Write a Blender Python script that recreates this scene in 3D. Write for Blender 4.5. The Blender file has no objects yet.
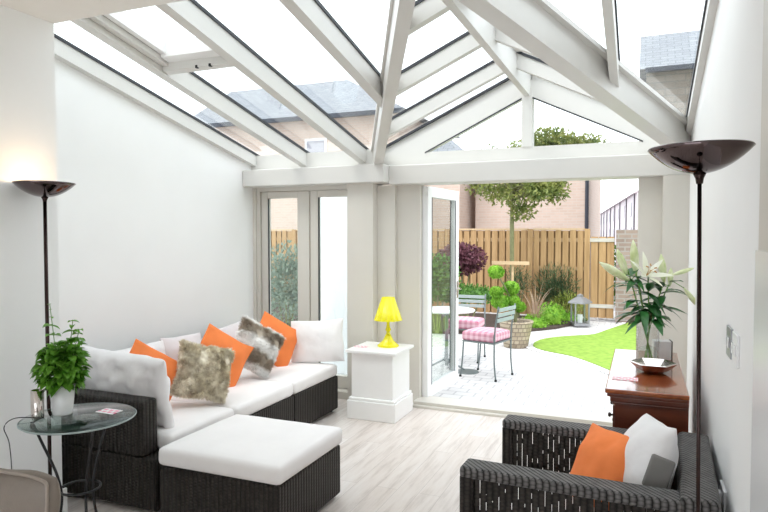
import bpy, bmesh, math, random
from mathutils import Vector, Matrix, noise
random.seed(7)
C = bpy.context.scene.collection
PI = math.pi
S = bpy.context.scene
S.view_settings.view_transform = 'Standard'
try: S.view_settings.look = 'None'
except Exception: pass
S.view_settings.gamma = 1
S.view_settings.use_curve_mapping = False
S.view_settings.exposure = 0.42
S.cycles.use_denoising = True
S.cycles.max_bounces = 12
S.cycles.diffuse_bounces = 6
S.cycles.transparent_max_bounces = 24
S.cycles.sample_clamp_indirect = 6
S.cycles.caustics_reflective = False
S.cycles.caustics_refractive = False

# ---------------------------------------------------------------- camera
ZC = 1.6; F = 625.0; YAW = math.radians(22.5); PIT = math.atan(22/F)
cd = bpy.data.cameras.new('camera'); cam = bpy.data.objects.new('camera', cd); C.objects.link(cam)
cd.sensor_width = 36; cd.lens = 36*F/768; cd.clip_start = .05; cd.clip_end = 500
cam.location = (0, 0, ZC); cam.rotation_euler = (PI/2-PIT, 0, YAW)
S.camera = cam
RT = Vector((math.cos(YAW), math.sin(YAW), 0))
FW = Vector((-math.sin(YAW)*math.cos(PIT), math.cos(YAW)*math.cos(PIT), -math.sin(PIT)))
UP = RT.cross(FW)
def at(x, y, d):
    return Vector((0, 0, ZC)) + d*(FW + RT*((x-384)/F) + UP*((256-y)/F))

# ---------------------------------------------------------------- materials
def newmat(name):
    m = bpy.data.materials.new(name); m.use_nodes = True
    nt = m.node_tree; b = nt.nodes['Principled BSDF']
    return m, nt, b
def N(nt, t, **k):
    n = nt.nodes.new(t)
    for a, v in k.items(): setattr(n, a, v)
    return n
def coords(nt, kind='Object'):
    return N(nt, 'ShaderNodeTexCoord').outputs[kind]
def ramp(nt, fac, stops):
    r = N(nt, 'ShaderNodeValToRGB'); e = r.color_ramp.elements
    while len(e) < len(stops): e.new(.5)
    for q, (p, c) in zip(e, stops):
        q.position = p; q.color = (*c, 1)
    nt.links.new(fac, r.inputs[0]); return r.outputs[0]
def plain(name, col, rough=.5, metal=0, var=.06, scale=8, bump=0, bscale=60, sub=0, coat=0):
    m, nt, b = newmat(name)
    n = N(nt, 'ShaderNodeTexNoise'); n.inputs['Scale'].default_value = scale; n.inputs['Detail'].default_value = 4
    nt.links.new(coords(nt), n.inputs['Vector'])
    lo = tuple(max(0, c*(1-var)) for c in col); hi = tuple(min(1, c*(1+var)) for c in col)
    nt.links.new(ramp(nt, n.outputs[0], [(.3, lo), (.7, hi)]), b.inputs['Base Color'])
    b.inputs['Roughness'].default_value = rough; b.inputs['Metallic'].default_value = metal
    b.inputs['Coat Weight'].default_value = coat
    if sub:
        b.inputs['Subsurface Weight'].default_value = sub; b.inputs['Subsurface Radius'].default_value = (.02,.02,.02)
    if bump:
        n2 = N(nt, 'ShaderNodeTexNoise'); n2.inputs['Scale'].default_value = bscale
        nt.links.new(coords(nt), n2.inputs['Vector'])
        bp = N(nt, 'ShaderNodeBump'); bp.inputs['Strength'].default_value = bump; bp.inputs['Distance'].default_value = .01
        nt.links.new(n2.outputs[0], bp.inputs['Height']); nt.links.new(bp.outputs[0], b.inputs['Normal'])
    return m
def vec(nt, fx, fy=None, fz=None):
    """vector from object coords; f* are lists of (axis, factor)"""
    s = N(nt, 'ShaderNodeSeparateXYZ'); nt.links.new(coords(nt), s.inputs[0])
    c = N(nt, 'ShaderNodeCombineXYZ')
    for i, f in enumerate((fx, fy, fz)):
        if not f: continue
        tot = None
        for ax, k in f:
            mm = N(nt, 'ShaderNodeMath', operation='MULTIPLY'); mm.inputs[1].default_value = k
            nt.links.new(s.outputs[ax], mm.inputs[0])
            if tot is None: tot = mm.outputs[0]
            else:
                a = N(nt, 'ShaderNodeMath', operation='ADD'); nt.links.new(tot, a.inputs[0]); nt.links.new(mm.outputs[0], a.inputs[1]); tot = a.outputs[0]
        nt.links.new(tot, c.inputs[i])
    return c.outputs[0]
def brick(name, c1, c2, mortar, bw, bh, fx, fy, msize=.008, rough=.8, noisec=.0, offset=.5, bump=.3):
    m, nt, b = newmat(name)
    v = vec(nt, fx, fy)
    t = N(nt, 'ShaderNodeTexBrick'); t.offset = offset
    t.inputs['Color1'].default_value = (*c1, 1); t.inputs['Color2'].default_value = (*c2, 1); t.inputs['Mortar'].default_value = (*mortar, 1)
    t.inputs['Scale'].default_value = 1; t.inputs['Mortar Size'].default_value = msize
    t.inputs['Brick Width'].default_value = bw; t.inputs['Row Height'].default_value = bh
    nt.links.new(v, t.inputs['Vector'])
    n = N(nt, 'ShaderNodeTexNoise'); n.inputs['Scale'].default_value = 6; n.inputs['Detail'].default_value = 6
    nt.links.new(v, n.inputs['Vector'])
    mx = N(nt, 'ShaderNodeMix', data_type='RGBA', blend_type='MULTIPLY'); mx.inputs[0].default_value = noisec
    nt.links.new(t.outputs[0], mx.inputs[6]); nt.links.new(n.outputs[0], mx.inputs[7])
    nt.links.new(mx.outputs[2], b.inputs['Base Color']); b.inputs['Roughness'].default_value = rough
    bp = N(nt, 'ShaderNodeBump'); bp.invert = True; bp.inputs['Strength'].default_value = bump; bp.inputs['Distance'].default_value = .005
    nt.links.new(t.outputs['Fac'], bp.inputs['Height']); nt.links.new(bp.outputs[0], b.inputs['Normal'])
    return m
def glassmat(name, tint=(1,1,1), ior=1.45, rough=0.0):
    m = bpy.data.materials.new(name); m.use_nodes = True; nt = m.node_tree; nt.nodes.clear()
    o = N(nt, 'ShaderNodeOutputMaterial'); mx = N(nt, 'ShaderNodeMixShader')
    tr = N(nt, 'ShaderNodeBsdfTransparent'); tr.inputs[0].default_value = (*tint, 1)
    gl = N(nt, 'ShaderNodeBsdfGlossy'); gl.inputs['Roughness'].default_value = rough
    r0 = ((ior-1)/(ior+1))**2
    lw_ = N(nt, 'ShaderNodeLayerWeight'); lw_.inputs['Blend'].default_value = .5
    pw = N(nt, 'ShaderNodeMath', operation='POWER'); pw.inputs[1].default_value = 5; nt.links.new(lw_.outputs['Facing'], pw.inputs[0])
    fr = N(nt, 'ShaderNodeMath', operation='MULTIPLY_ADD'); fr.inputs[1].default_value = 1-r0; fr.inputs[2].default_value = r0; nt.links.new(pw.outputs[0], fr.inputs[0])
    nt.links.new(fr.outputs[0], mx.inputs[0]); nt.links.new(tr.outputs[0], mx.inputs[1]); nt.links.new(gl.outputs[0], mx.inputs[2])
    nt.links.new(mx.outputs[0], o.inputs[0]); return m
def floor_mat():
    m, nt, b = newmat('limed_oak_planks')
    v = vec(nt, [(1, 1)], [(0, 1)])
    t = N(nt, 'ShaderNodeTexBrick'); t.offset = .37
    t.inputs['Color1'].default_value = (.72, .66, .62, 1); t.inputs['Color2'].default_value = (.80, .755, .725, 1); t.inputs['Mortar'].default_value = (.52, .47, .44, 1)
    t.inputs['Scale'].default_value = 1; t.inputs['Mortar Size'].default_value = .0016
    t.inputs['Brick Width'].default_value = 1.2; t.inputs['Row Height'].default_value = .14
    nt.links.new(v, t.inputs['Vector'])
    v2 = vec(nt, [(0, 14)], [(1, 1.4)], [(2, 1)])
    n = N(nt, 'ShaderNodeTexNoise'); n.inputs['Scale'].default_value = 1.3; n.inputs['Detail'].default_value = 7; n.inputs['Roughness'].default_value = .65
    nt.links.new(v2, n.inputs['Vector'])
    g = ramp(nt, n.outputs[0], [(.3, (.66, .61, .58)), (.5, (.92, .89, .87)), (.68, (1, 1, 1))])
    mx = N(nt, 'ShaderNodeMix', data_type='RGBA', blend_type='MULTIPLY'); mx.inputs[0].default_value = .9
    nt.links.new(t.outputs[0], mx.inputs[6]); nt.links.new(g, mx.inputs[7])
    nt.links.new(mx.outputs[2], b.inputs['Base Color']); b.inputs['Roughness'].default_value = .38
    return m
def rattan_mat(name, holes=False, c1=(.005,.004,.003), c2=(.042,.035,.030)):
    m, nt, b = newmat(name)
    s = N(nt, 'ShaderNodeSeparateXYZ'); nt.links.new(coords(nt), s.inputs[0])
    def M(op, a, k=None, c=None):
        q = N(nt, 'ShaderNodeMath', operation=op)
        for i, z in enumerate((a, k, c)):
            if z is None: continue
            if isinstance(z, (int, float)): q.inputs[i].default_value = z
            else: nt.links.new(z, q.inputs[i])
        return q.outputs[0]
    h = M('ADD', s.outputs[0], s.outputs[1])
    geo = N(nt, 'ShaderNodeNewGeometry')
    sn = N(nt, 'ShaderNodeSeparateXYZ'); nt.links.new(geo.outputs['Normal'], sn.inputs[0])
    top = M('GREATER_THAN', M('ABSOLUTE', sn.outputs[2]), .7)
    hh = M('SUBTRACT', s.outputs[0], s.outputs[1])
    z = M('ADD', M('MULTIPLY', s.outputs[2], M('SUBTRACT', 1, top)), M('MULTIPLY', hh, top))
    col = M('MULTIPLY', h, 1/.028)          # ribs
    rib = M('ABSOLUTE', M('SINE', M('MULTIPLY', col, PI)))
    par = M('MODULO', M('FLOOR', M('ADD', col, 1000)), 2)
    st = M('ABSOLUTE', M('SINE', M('MULTIPLY', M('ADD', M('MULTIPLY', z, 1/.018), M('MULTIPLY', par, .5)), PI)))
    hgt = M('MULTIPLY', M('POWER', rib, .7), M('MULTIPLY_ADD', M('POWER', st, .6), .5, .5))
    n = N(nt, 'ShaderNodeTexNoise'); n.inputs['Scale'].default_value = 25; nt.links.new(coords(nt), n.inputs['Vector'])
    f = M('MULTIPLY', hgt, M('ADD', n.outputs[0], .4))
    nt.links.new(ramp(nt, f, [(.15, c1), (.95, c2)]), b.inputs['Base Color'])
    b.inputs['Roughness'].default_value = .5; b.inputs['Specular IOR Level'].default_value = .25
    bp = N(nt, 'ShaderNodeBump'); bp.inputs['Strength'].default_value = .8; bp.inputs['Distance'].default_value = .006
    nt.links.new(hgt, bp.inputs['Height']); nt.links.new(bp.outputs[0], b.inputs['Normal'])
    if holes:
        # narrow slots left open in the weave, between ribs
        slot = M('LESS_THAN', rib, .30)
        cm = N(nt, 'ShaderNodeCombineXYZ'); nt.links.new(M('FLOOR', M('ADD', col, 1000.5)), cm.inputs[0]); nt.links.new(M('MULTIPLY', z, 9), cm.inputs[1])
        n3 = N(nt, 'ShaderNodeTexNoise'); n3.inputs['Scale'].default_value = 1.7; n3.inputs['Detail'].default_value = 1; nt.links.new(cm.outputs[0], n3.inputs['Vector'])
        op = M('MULTIPLY', slot, M('GREATER_THAN', n3.outputs[0], .52))
        nt.links.new(M('SUBTRACT', 1, op), b.inputs['Alpha'])
    return m
def wood_mat(name, c1, c2, along=2, rough=.6, scale=1, coat=0):
    m, nt, b = newmat(name)
    k = [[(0, 18*scale)], [(1, 18*scale)], [(2, 18*scale)]]; k[along] = [(along, 1.5*scale)]
    v = vec(nt, *k)
    n = N(nt, 'ShaderNodeTexNoise'); n.inputs['Scale'].default_value = 1; n.inputs['Detail'].default_value = 5
    nt.links.new(v, n.inputs['Vector'])
    nt.links.new(ramp(nt, n.outputs[0], [(.32, c1), (.68, c2)]), b.inputs['Base Color'])
    b.inputs['Roughness'].default_value = rough; b.inputs['Coat Weight'].default_value = coat; b.inputs['Coat Roughness'].default_value = .08
    return m
def leafmat(name, c1, c2, sc=9, rough=.5, trans=.25):
    m, nt, b = newmat(name)
    n = N(nt, 'ShaderNodeTexNoise'); n.inputs['Scale'].default_value = sc; n.inputs['Detail'].default_value = 3
    nt.links.new(coords(nt), n.inputs['Vector'])
    cc = ramp(nt, n.outputs[0], [(.33, c1), (.66, c2)])
    nt.links.new(cc, b.inputs['Base Color']); b.inputs['Roughness'].default_value = rough
    tl = N(nt, 'ShaderNodeBsdfTranslucent'); nt.links.new(cc, tl.inputs[0])
    mx = N(nt, 'ShaderNodeMixShader'); mx.inputs[0].default_value = trans
    out = nt.nodes['Material Output']
    nt.links.new(b.outputs[0], mx.inputs[1]); nt.links.new(tl.outputs[0], mx.inputs[2]); nt.links.new(mx.outputs[0], out.inputs[0])
    return m
def emit(name, col, s):
    m = bpy.data.materials.new(name); m.use_nodes = True; nt = m.node_tree; nt.nodes.clear()
    o = N(nt, 'ShaderNodeOutputMaterial'); e = N(nt, 'ShaderNodeEmission'); e.inputs[0].default_value = (*col, 1); e.inputs[1].default_value = s
    nt.links.new(e.outputs[0], o.inputs[0]); return m
def gingham():
    m, nt, b = newmat('pink_gingham')
    s = N(nt, 'ShaderNodeSeparateXYZ'); nt.links.new(coords(nt), s.inputs[0])
    tot = None
    for i in range(3):
        a = N(nt, 'ShaderNodeMath', operation='MULTIPLY'); a.inputs[1].default_value = 2*PI/.07; nt.links.new(s.outputs[i], a.inputs[0])
        c = N(nt, 'ShaderNodeMath', operation='SINE'); nt.links.new(a.outputs[0], c.inputs[0])
        g = N(nt, 'ShaderNodeMath', operation='GREATER_THAN'); nt.links.new(c.outputs[0], g.inputs[0]); g.inputs[1].default_value = 0
        if tot is None: tot = g.outputs[0]
        else:
            q = N(nt, 'ShaderNodeMath', operation='ADD'); nt.links.new(tot, q.inputs[0]); nt.links.new(g.outputs[0], q.inputs[1]); tot = q.outputs[0]
    d = N(nt, 'ShaderNodeMath', operation='DIVIDE'); nt.links.new(tot, d.inputs[0]); d.inputs[1].default_value = 3
    nt.links.new(ramp(nt, d.outputs[0], [(0, (.72, .5, .56)), (1, (.45, .10, .18))]), b.inputs['Base Color'])
    b.inputs['Roughness'].default_value = .9
    return m
M = {}
M['wall'] = plain('white_painted_plaster', (.91,.91,.905), .75, var=.01, scale=3, bump=.03, bscale=80)
M['ceil'] = plain('cream_painted_ceiling', (.84,.82,.785), .8, var=.01)
M['trim'] = plain('off_white_painted_timber', (.68,.665,.635), .4, var=.012, scale=4)
M['jamb'] = plain('warm_stone_painted_timber', (.66,.63,.575), .45, var=.012, scale=4)
M['white'] = plain('white_satin_paint', (.88,.88,.87), .35, var=.01)
M['upvc'] = plain('white_door_paint', (.87,.88,.89), .25, var=.01)
M['seal'] = plain('black_rubber_gasket', (.025,.028,.035), .5)
M['glass'] = glassmat('window_glass', (.97,.985,.98), 1.4)
M['doorglass'] = glassmat('door_glass', (.93,.96,.95), 1.6)
M['tableglass'] = glassmat('green_tinted_table_glass', (.70,.78,.76), 1.5)
M['clearglass'] = glassmat('clear_vase_glass', (.98,.99,.99), 1.45)
M['floor'] = floor_mat()
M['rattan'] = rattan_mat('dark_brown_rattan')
M['rattanlit'] = rattan_mat('dark_brown_rattan_lit', c1=(.008,.007,.007), c2=(.19,.18,.175))  # lit copy of the rattan: light on arms and back put into the colour
M['rattanhole'] = rattan_mat('open_weave_rattan', True)
M['seat'] = plain('white_cotton_seat_fabric', (.90,.875,.865), .9, var=.02, scale=5, bump=.12, bscale=9)
M['pillow'] = plain('soft_white_pillow_cotton', (.82,.80,.80), .9, var=.03, scale=6, bump=1.0, bscale=9)
M['pillow2'] = plain('lilac_white_pillow_cotton', (.74,.69,.70), .9, var=.03, scale=6, bump=.25, bscale=9)
M['orange'] = plain('orange_cotton', (.90,.235,.06), .85, var=.05, scale=8, bump=.4, bscale=11)
M['grey'] = plain('grey_cushion_backing', (.22,.21,.20), .9)
M['chrome'] = plain('dark_polished_nickel', (.13,.10,.10), .06, metal=1, var=.03)
M['pole'] = plain('dark_bronze_pole', (.045,.028,.026), .2, metal=.9, var=.05)
M['black'] = plain('black_painted_metal', (.015,.015,.017), .4, metal=.3)
M['yellow'] = plain('translucent_yellow_acrylic', (.82,.75,.01), .12, var=.03, sub=.15)
M['mahog'] = wood_mat('polished_mahogany_top', (.20,.045,.014), (.36,.10,.03), along=1, rough=.22, coat=.8)
M['mahogd'] = wood_mat('mahogany_carcass', (.085,.018,.008), (.17,.04,.016), along=0, rough=.3, coat=.4)
M['brass'] = plain('dark_knob_metal', (.05,.035,.03), .3, metal=.7)
M['silver'] = plain('hammered_silvered_metal', (.72,.66,.62), .12, metal=1, var=.15, scale=20, bump=.3, bscale=30)
M['copper'] = plain('coppery_bowl_side', (.42,.22,.15), .2, metal=.8, var=.2, scale=15)
M['basil'] = leafmat('basil_leaf', (.07,.22,.015), (.20,.46,.05), 25, .4, .3)
M['stem'] = plain('green_stem', (.13,.27,.05), .5)
M['lleaf'] = leafmat('lily_leaf', (.012,.07,.018), (.04,.17,.04), 12, .3, .15)
M['petal'] = leafmat('lily_petal', (.80,.82,.62), (.92,.93,.84), 8, .5, .3)
M['bud'] = leafmat('lily_bud', (.62,.70,.36), (.88,.90,.68), 14, .5, .25)
M['stamen'] = plain('lily_stamen', (.45,.22,.04), .8)
M['water'] = glassmat('vase_water', (.93,.97,.95), 1.33)
M['pot'] = plain('white_glazed_pot', (.82,.82,.82), .2)
M['leather'] = plain('taupe_leather', (.20,.165,.135), .42, var=.05, scale=20, bump=.15, bscale=120)
M['piping'] = plain('pale_piping', (.30,.25,.21), .5)
M['pinkpaper'] = brick('pink_printed_card', (.85,.25,.38), (.9,.5,.6), (.9,.86,.87), .035, .03, [(0,1)], [(1,1)], .006)
M['plastic'] = plain('white_switch_plastic', (.86,.86,.87), .3)
M['switchgrey'] = plain('brushed_switch_plate', (.35,.36,.38), .3, metal=.6)
# outside
M['paver'] = brick('pale_block_paving', (.66,.65,.64), (.72,.71,.70), (.48,.47,.48), .21, .14, [(0,1)], [(1,1)], .009, noisec=.12)
M['kerb'] = brick('lawn_edging_setts', (.66,.65,.64), (.72,.71,.70), (.5,.49,.49), .1, .1, [(0,1)], [(1,1)], .008)
M['darksett'] = plain('grey_setts', (.36,.35,.36), .85, var=.1, scale=12)
M['soil'] = plain('dark_soil', (.07,.05,.04), .95, var=.3, scale=20, bump=.5)
M['fence'] = wood_mat('honey_fence_timber', (.36,.21,.09), (.50,.31,.15), along=2, rough=.7)
M['fencerail'] = wood_mat('pale_fence_rail', (.55,.38,.22), (.70,.52,.32), along=0, rough=.7)
M['greywood'] = wood_mat('weathered_rail', (.45,.42,.38), (.62,.58,.53), along=0, rough=.8)
M['peach'] = brick('pale_peach_brick', (.58,.44,.36), (.63,.49,.41), (.60,.51,.45), .23, .075, [(0,1),(1,1)], [(2,1)], .01, noisec=.1)
M['brick'] = brick('weathered_garden_brick', (.28,.20,.17), (.38,.28,.24), (.38,.34,.32), .23, .08, [(0,1),(1,1)], [(2,1)], .012, noisec=.3)
M['stonebrick'] = brick('buff_stone_wall', (.24,.20,.17), (.32,.27,.23), (.22,.20,.18), .4, .15, [(0,1),(1,1)], [(2,1)], .012, noisec=.3)
M['slate'] = brick('slate_roof', (.27,.285,.315), (.33,.345,.37), (.2,.21,.24), .3, .16, [(0,1)], [(2,1.6),(1,.2)], .012, noisec=.25)
M['dark'] = plain('dark_gutter', (.03,.035,.05), .5)
M['refl_frame_white'] = plain('reflection_and_frame_white', (.84,.85,.87), .8, var=.02)  # white of the added reflection panel, also of the slate house window frames
M['terrace'] = plain('pale_terrace_wall', (.58,.52,.53), .8, var=.04)
M['terracer'] = plain('faded_pink_roof', (.42,.34,.36), .8, var=.05)
M['redbrick'] = plain('red_chimney_brick', (.62,.30,.27), .8)
M['terracewin'] = plain('terrace_window_dark', (.32,.31,.35), .3)
M['greymetal'] = plain('grey_painted_steel', (.16,.19,.19), .45, metal=.2)
M['slat'] = plain('pale_green_grey_slat', (.33,.40,.39), .5, var=.05)
M['gingham'] = gingham()
M['stonepot'] = brick('woven_stone_planter', (.42,.34,.24), (.58,.49,.36), (.28,.22,.16), .09, .06, [(0,1),(1,1)], [(2,1)], .008, noisec=.3)
M['leafdark'] = leafmat('evergreen_leaf', (.05,.09,.04), (.14,.20,.09), 6, .6)
M['leafgrey'] = leafmat('grey_green_leaf', (.16,.21,.17), (.30,.36,.28), 6, .6)
M['leafmid'] = leafmat('mid_green_leaf', (.05,.15,.03), (.16,.33,.06), 7, .6)
M['leafbright'] = leafmat('bright_box_leaf', (.11,.30,.015), (.32,.58,.06), 9, .6)
M['leaftree'] = leafmat('tree_leaf_gold_green', (.11,.17,.045), (.33,.34,.10), 5, .6, .35)
M['leafyel'] = leafmat('yellow_green_leaf', (.25,.33,.05), (.50,.55,.14), 7, .6)
M['maple'] = leafmat('purple_maple_leaf', (.10,.03,.045), (.22,.08,.11), 7, .6)
M['strap'] = leafmat('bronze_strap_leaf', (.34,.22,.16), (.55,.42,.30), 4, .6)
M['bark'] = plain('grey_green_bark', (.20,.20,.10), .9, var=.2, scale=15)
M['lantern'] = plain('galvanised_lantern_metal', (.28,.28,.29), .45, metal=.5, var=.12)
def grassmat():
    m, nt, b = newmat('lawn_grass')
    n = N(nt, 'ShaderNodeTexNoise'); n.inputs['Scale'].default_value = 14; n.inputs['Detail'].default_value = 8
    nt.links.new(coords(nt), n.inputs['Vector'])
    nt.links.new(ramp(nt, n.outputs[0], [(.3, (.17,.30,.03)), (.7, (.28,.43,.06))]), b.inputs['Base Color']); b.inputs['Roughness'].default_value = .9
    return m
M['grass'] = grassmat()
def furmat(name, base, tip, stripe=False):
    m, nt, b = newmat(name)
    n = N(nt, 'ShaderNodeTexNoise'); n.inputs['Scale'].default_value = 22 if not stripe else 14; n.inputs['Detail'].default_value = 4
    nt.links.new(coords(nt), n.inputs['Vector'])
    fac = n.outputs[0]
    if stripe:
        s = N(nt, 'ShaderNodeSeparateXYZ'); nt.links.new(coords(nt), s.inputs[0])
        a = N(nt, 'ShaderNodeMath', operation='MULTIPLY_ADD'); nt.links.new(s.outputs[1], a.inputs[0]); a.inputs[1].default_value = 29; a.inputs[2].default_value = 1.2
        c = N(nt, 'ShaderNodeMath', operation='SINE'); nt.links.new(a.outputs[0], c.inputs[0])
        d = N(nt, 'ShaderNodeMath', operation='MULTIPLY_ADD'); nt.links.new(c.outputs[0], d.inputs[0]); d.inputs[1].default_value = .42; nt.links.new(n.outputs[0], d.inputs[2])
        fac = d.outputs[0]
    nt.links.new(ramp(nt, fac, [(.3, base), (.62, tip)]), b.inputs['Base Color']); b.inputs['Roughness'].default_value = .85
    return m
M['furolive'] = furmat('olive_faux_fur', (.56,.48,.35), (.95,.89,.74))
M['furstripe'] = furmat('striped_faux_fur', (.47,.40,.32), (.99,.98,.96), True)

# ---------------------------------------------------------------- mesh helpers
def obj(name, bm, m, parent=None, smooth=False, bevel=0, loc=None, fix=True):
    me = bpy.data.meshes.new(name); 
    if fix: bmesh.ops.recalc_face_normals(bm, faces=bm.faces[:])
    bm.to_mesh(me); bm.free()
    me.materials.append(M[m])
    if smooth:
        for p in me.polygons: p.use_smooth = True
    o = bpy.data.objects.new(name, me); C.objects.link(o)
    if parent: o.parent = parent
    if loc is not None: o.location = loc
    if bevel:
        b = o.modifiers.new('bevel', 'BEVEL'); b.width = bevel; b.segments = 3; b.limit_method = 'ANGLE'
    return o
def B(): return bmesh.new()
def box(bm, x0, x1, y0, y1, z0, z1):
    v = [bm.verts.new((x, y, z)) for x in (x0, x1) for y in (y0, y1) for z in (z0, z1)]
    for f in ((0,1,3,2),(4,6,7,5),(0,4,5,1),(2,3,7,6),(0,2,6,4),(1,5,7,3)): bm.faces.new([v[i] for i in f])
    return bm
def bx(*a): return box(B(), *a)
def prism(bm, pts, d):
    """pts: list of 3D points (planar), d: extrusion vector"""
    d = Vector(d); a = [bm.verts.new(p) for p in pts]; b = [bm.verts.new(Vector(p)+d) for p in pts]
    n = len(pts); bm.faces.new(a); bm.faces.new(b[::-1])
    for i in range(n): bm.faces.new((a[i], a[(i+1)%n], b[(i+1)%n], b[i]))
    return bm
def beam(bm, P, Q, w, h, top=0):
    """sloping bar hung below the line P-Q: horizontal width w, plumb depth h"""
    P, Q = Vector(P), Vector(Q); t = Q-P; s = Vector((-t.y, t.x, 0)).normalized()*w/2
    up = Vector((0,0,top)); dn = Vector((0,0,-h))
    return prism(bm, [P-s+up, P+s+up, P+s+dn, P-s+dn], t)
def tube(bm, pts, r, n=10, cap=True):
    pts = [Vector(p) for p in pts]; rings = []
    for i, p in enumerate(pts):
        t = (pts[min(i+1, len(pts)-1)] - pts[max(i-1, 0)]).normalized()
        a = Vector((0,0,1)) if abs(t.z) < .9 else Vector((1,0,0))
        u = t.cross(a).normalized(); v = t.cross(u)
        rr = r[i] if isinstance(r, (list, tuple)) else r
        rings.append([bm.verts.new(p + rr*(math.cos(2*PI*k/n)*u + math.sin(2*PI*k/n)*v)) for k in range(n)])
    for a, b in zip(rings, rings[1:]):
        for k in range(n): bm.faces.new((a[k], a[(k+1)%n], b[(k+1)%n], b[k]))
    if cap: bm.faces.new(rings[0][::-1]); bm.faces.new(rings[-1])
    return bm
def curve(pts, n=8):
    """Catmull-Rom through pts"""
    pts = [Vector(p) for p in pts]; out = []
    for i in range(len(pts)-1):
        a = pts[max(i-1,0)]; b = pts[i]; c = pts[i+1]; d = pts[min(i+2, len(pts)-1)]
        for k in range(n):
            t = k/n
            out.append(.5*((2*b) + (c-a)*t + (2*a-5*b+4*c-d)*t*t + (3*b-a-3*c+d)*t**3))
    return out + [pts[-1]]
def lathe(bm, prof, n=32, c=(0,0,0), fn=None):
    """prof: (r, z) list; fn(angle) scales radius"""
    rings = []; c = Vector(c)
    for r, z in prof:
        if r < 1e-6: rings.append([bm.verts.new(c+Vector((0,0,z)))]); continue
        rings.append([bm.verts.new(c+Vector((r*(fn(2*PI*k/n, z) if fn else 1)*math.cos(2*PI*k/n), r*(fn(2*PI*k/n, z) if fn else 1)*math.sin(2*PI*k/n), z))) for k in range(n)])
    for a, b in zip(rings, rings[1:]):
        for k in range(n):
            if len(a) == 1 and len(b) == 1: continue
            if len(a) == 1: bm.faces.new((a[0], b[k], b[(k+1)%n]))
            elif len(b) == 1: bm.faces.new((a[k], a[(k+1)%n], b[0]))
            else: bm.faces.new((a[k], a[(k+1)%n], b[(k+1)%n], b[k]))
    return bm
def leaf(bm, p, d, nrm, L, W, fold=.15, droop=0, segs=3):
    """a pointed leaf from p along d"""
    d = d.normalized(); s = d.cross(nrm)
    if s.length < 1e-4: s = d.cross(Vector((.3,.5,.8)))
    s.normalize(); up = s.cross(d)
    prev = None
    for i in range(segs+1):
        t = i/segs; w = W*math.sin(PI*min(.999, .06+.94*t)**.85)*.5 if i < segs else 0
        c = p + d*L*t + Vector((0,0,-droop*L*t*t))
        if i == segs: cur = [bm.verts.new(c)]
        else: cur = [bm.verts.new(c - s*w + up*w*fold*2), bm.verts.new(c), bm.verts.new(c + s*w + up*w*fold*2)]
        if prev:
            if len(cur) == 3:
                bm.faces.new((prev[0], prev[1], cur[1], cur[0])); bm.faces.new((prev[1], prev[2], cur[2], cur[1]))
            else:
                bm.faces.new((prev[0], prev[1], cur[0])); bm.faces.new((prev[1], prev[2], cur[0]))
        prev = cur
def rv(rng=random): 
    while True:
        v = Vector((rng.uniform(-1,1), rng.uniform(-1,1), rng.uniform(-1,1)))
        if .05 < v.length < 1: return v
def clump(bm, c, rad, n, L, W, shell=.55, up=.3, segs=1):
    c = Vector(c); rad = Vector(rad)
    for _ in range(n):
        v = rv(); v = v.normalized()*(shell + (1-shell)*random.random())
        p = c + Vector((v.x*rad.x, v.y*rad.y, v.z*rad.z))
        d = (v.normalized()*.7 + rv()*.8 + Vector((0,0,up)))
        l = L*random.uniform(.6, 1.2)
        if segs == 1:
            d.normalize(); s = d.cross(rv()).normalized()*W*.5*l/L
            a = bm.verts.new(p-d*l*.5); b = bm.verts.new(p+s); e = bm.verts.new(p+d*l*.5); g = bm.verts.new(p-s)
            bm.faces.new((a, b, e, g))
        else: leaf(bm, p, d, rv(), l, W)
def S_(o): o['kind'] = 'structure'; return o
def struct(name, bm, m, parent=None, bevel=0):
    o = obj(name, bm, m, parent, bevel=bevel)
    if parent is None: o['kind'] = 'structure'
    return o
def tag(o, label, cat, group=None, kind=None):
    o['label'] = label; o['category'] = cat
    if group: o['group'] = group
    if kind: o['kind'] = kind
    return o
def thing(name, label, cat, loc=(0,0,0), rot=(0,0,0), group=None):
    o = bpy.data.objects.new(name, None); C.objects.link(o); o.empty_display_size = .1
    o.location = loc; o.rotation_euler = rot
    return tag(o, label, cat, group)

# ---------------------------------------------------------------- room shell
XL, XR, XP, YH, YB = -3.73, .33, -3.02, 2.53, 5.5
CE = 2.76                     # flat ceiling
Z0, SL = 2.41, .22            # lean-to glass: Z = Z0 + SL*(YB-Y)
XG, YV = -.95, 2.85
HWS = {-1: 1.40, 1: 1.28}      # half widths of the gable left and right of the ridge
HW = HWS[-1]
ZR = Z0 + SL*YV
def zl(y): return Z0 + SL*(YB-y)
struct('floor', bx(XL-.15, XR+.15, -2.1, 5.42, -.1, 0), 'floor')
struct('wall_left', prism(B(), [(XL, YH-.02, 0), (XL, YB+.12, 0), (XL, YB+.12, zl(YB+.12)), (XL, YH-.02, zl(YH))], (-.18, 0, 0)), 'wall')
struct('wall_house_left', bx(XP-.9, XP, -2.1, YH, 0, CE+.1), 'wall')
struct('wall_right', prism(B(), [(XR, -2.1, 0), (XR, YB+.12, 0), (XR, YB+.12, zl(YB+.12)), (XR, YH, zl(YH)), (XR, YH, zl(YH)), (XR, -2.1, zl(YH))][:4]+[(XR, -2.1, zl(YH))], (.2, 0, 0)), 'wall')
struct('ceiling', bx(XP-.9, XR, -2.1, YH, CE, CE+.12), 'ceil')
struct('wall_over_ceiling', bx(XL, XR, YH-.12, YH, CE+.12, zl(YH)), 'wall')
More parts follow.
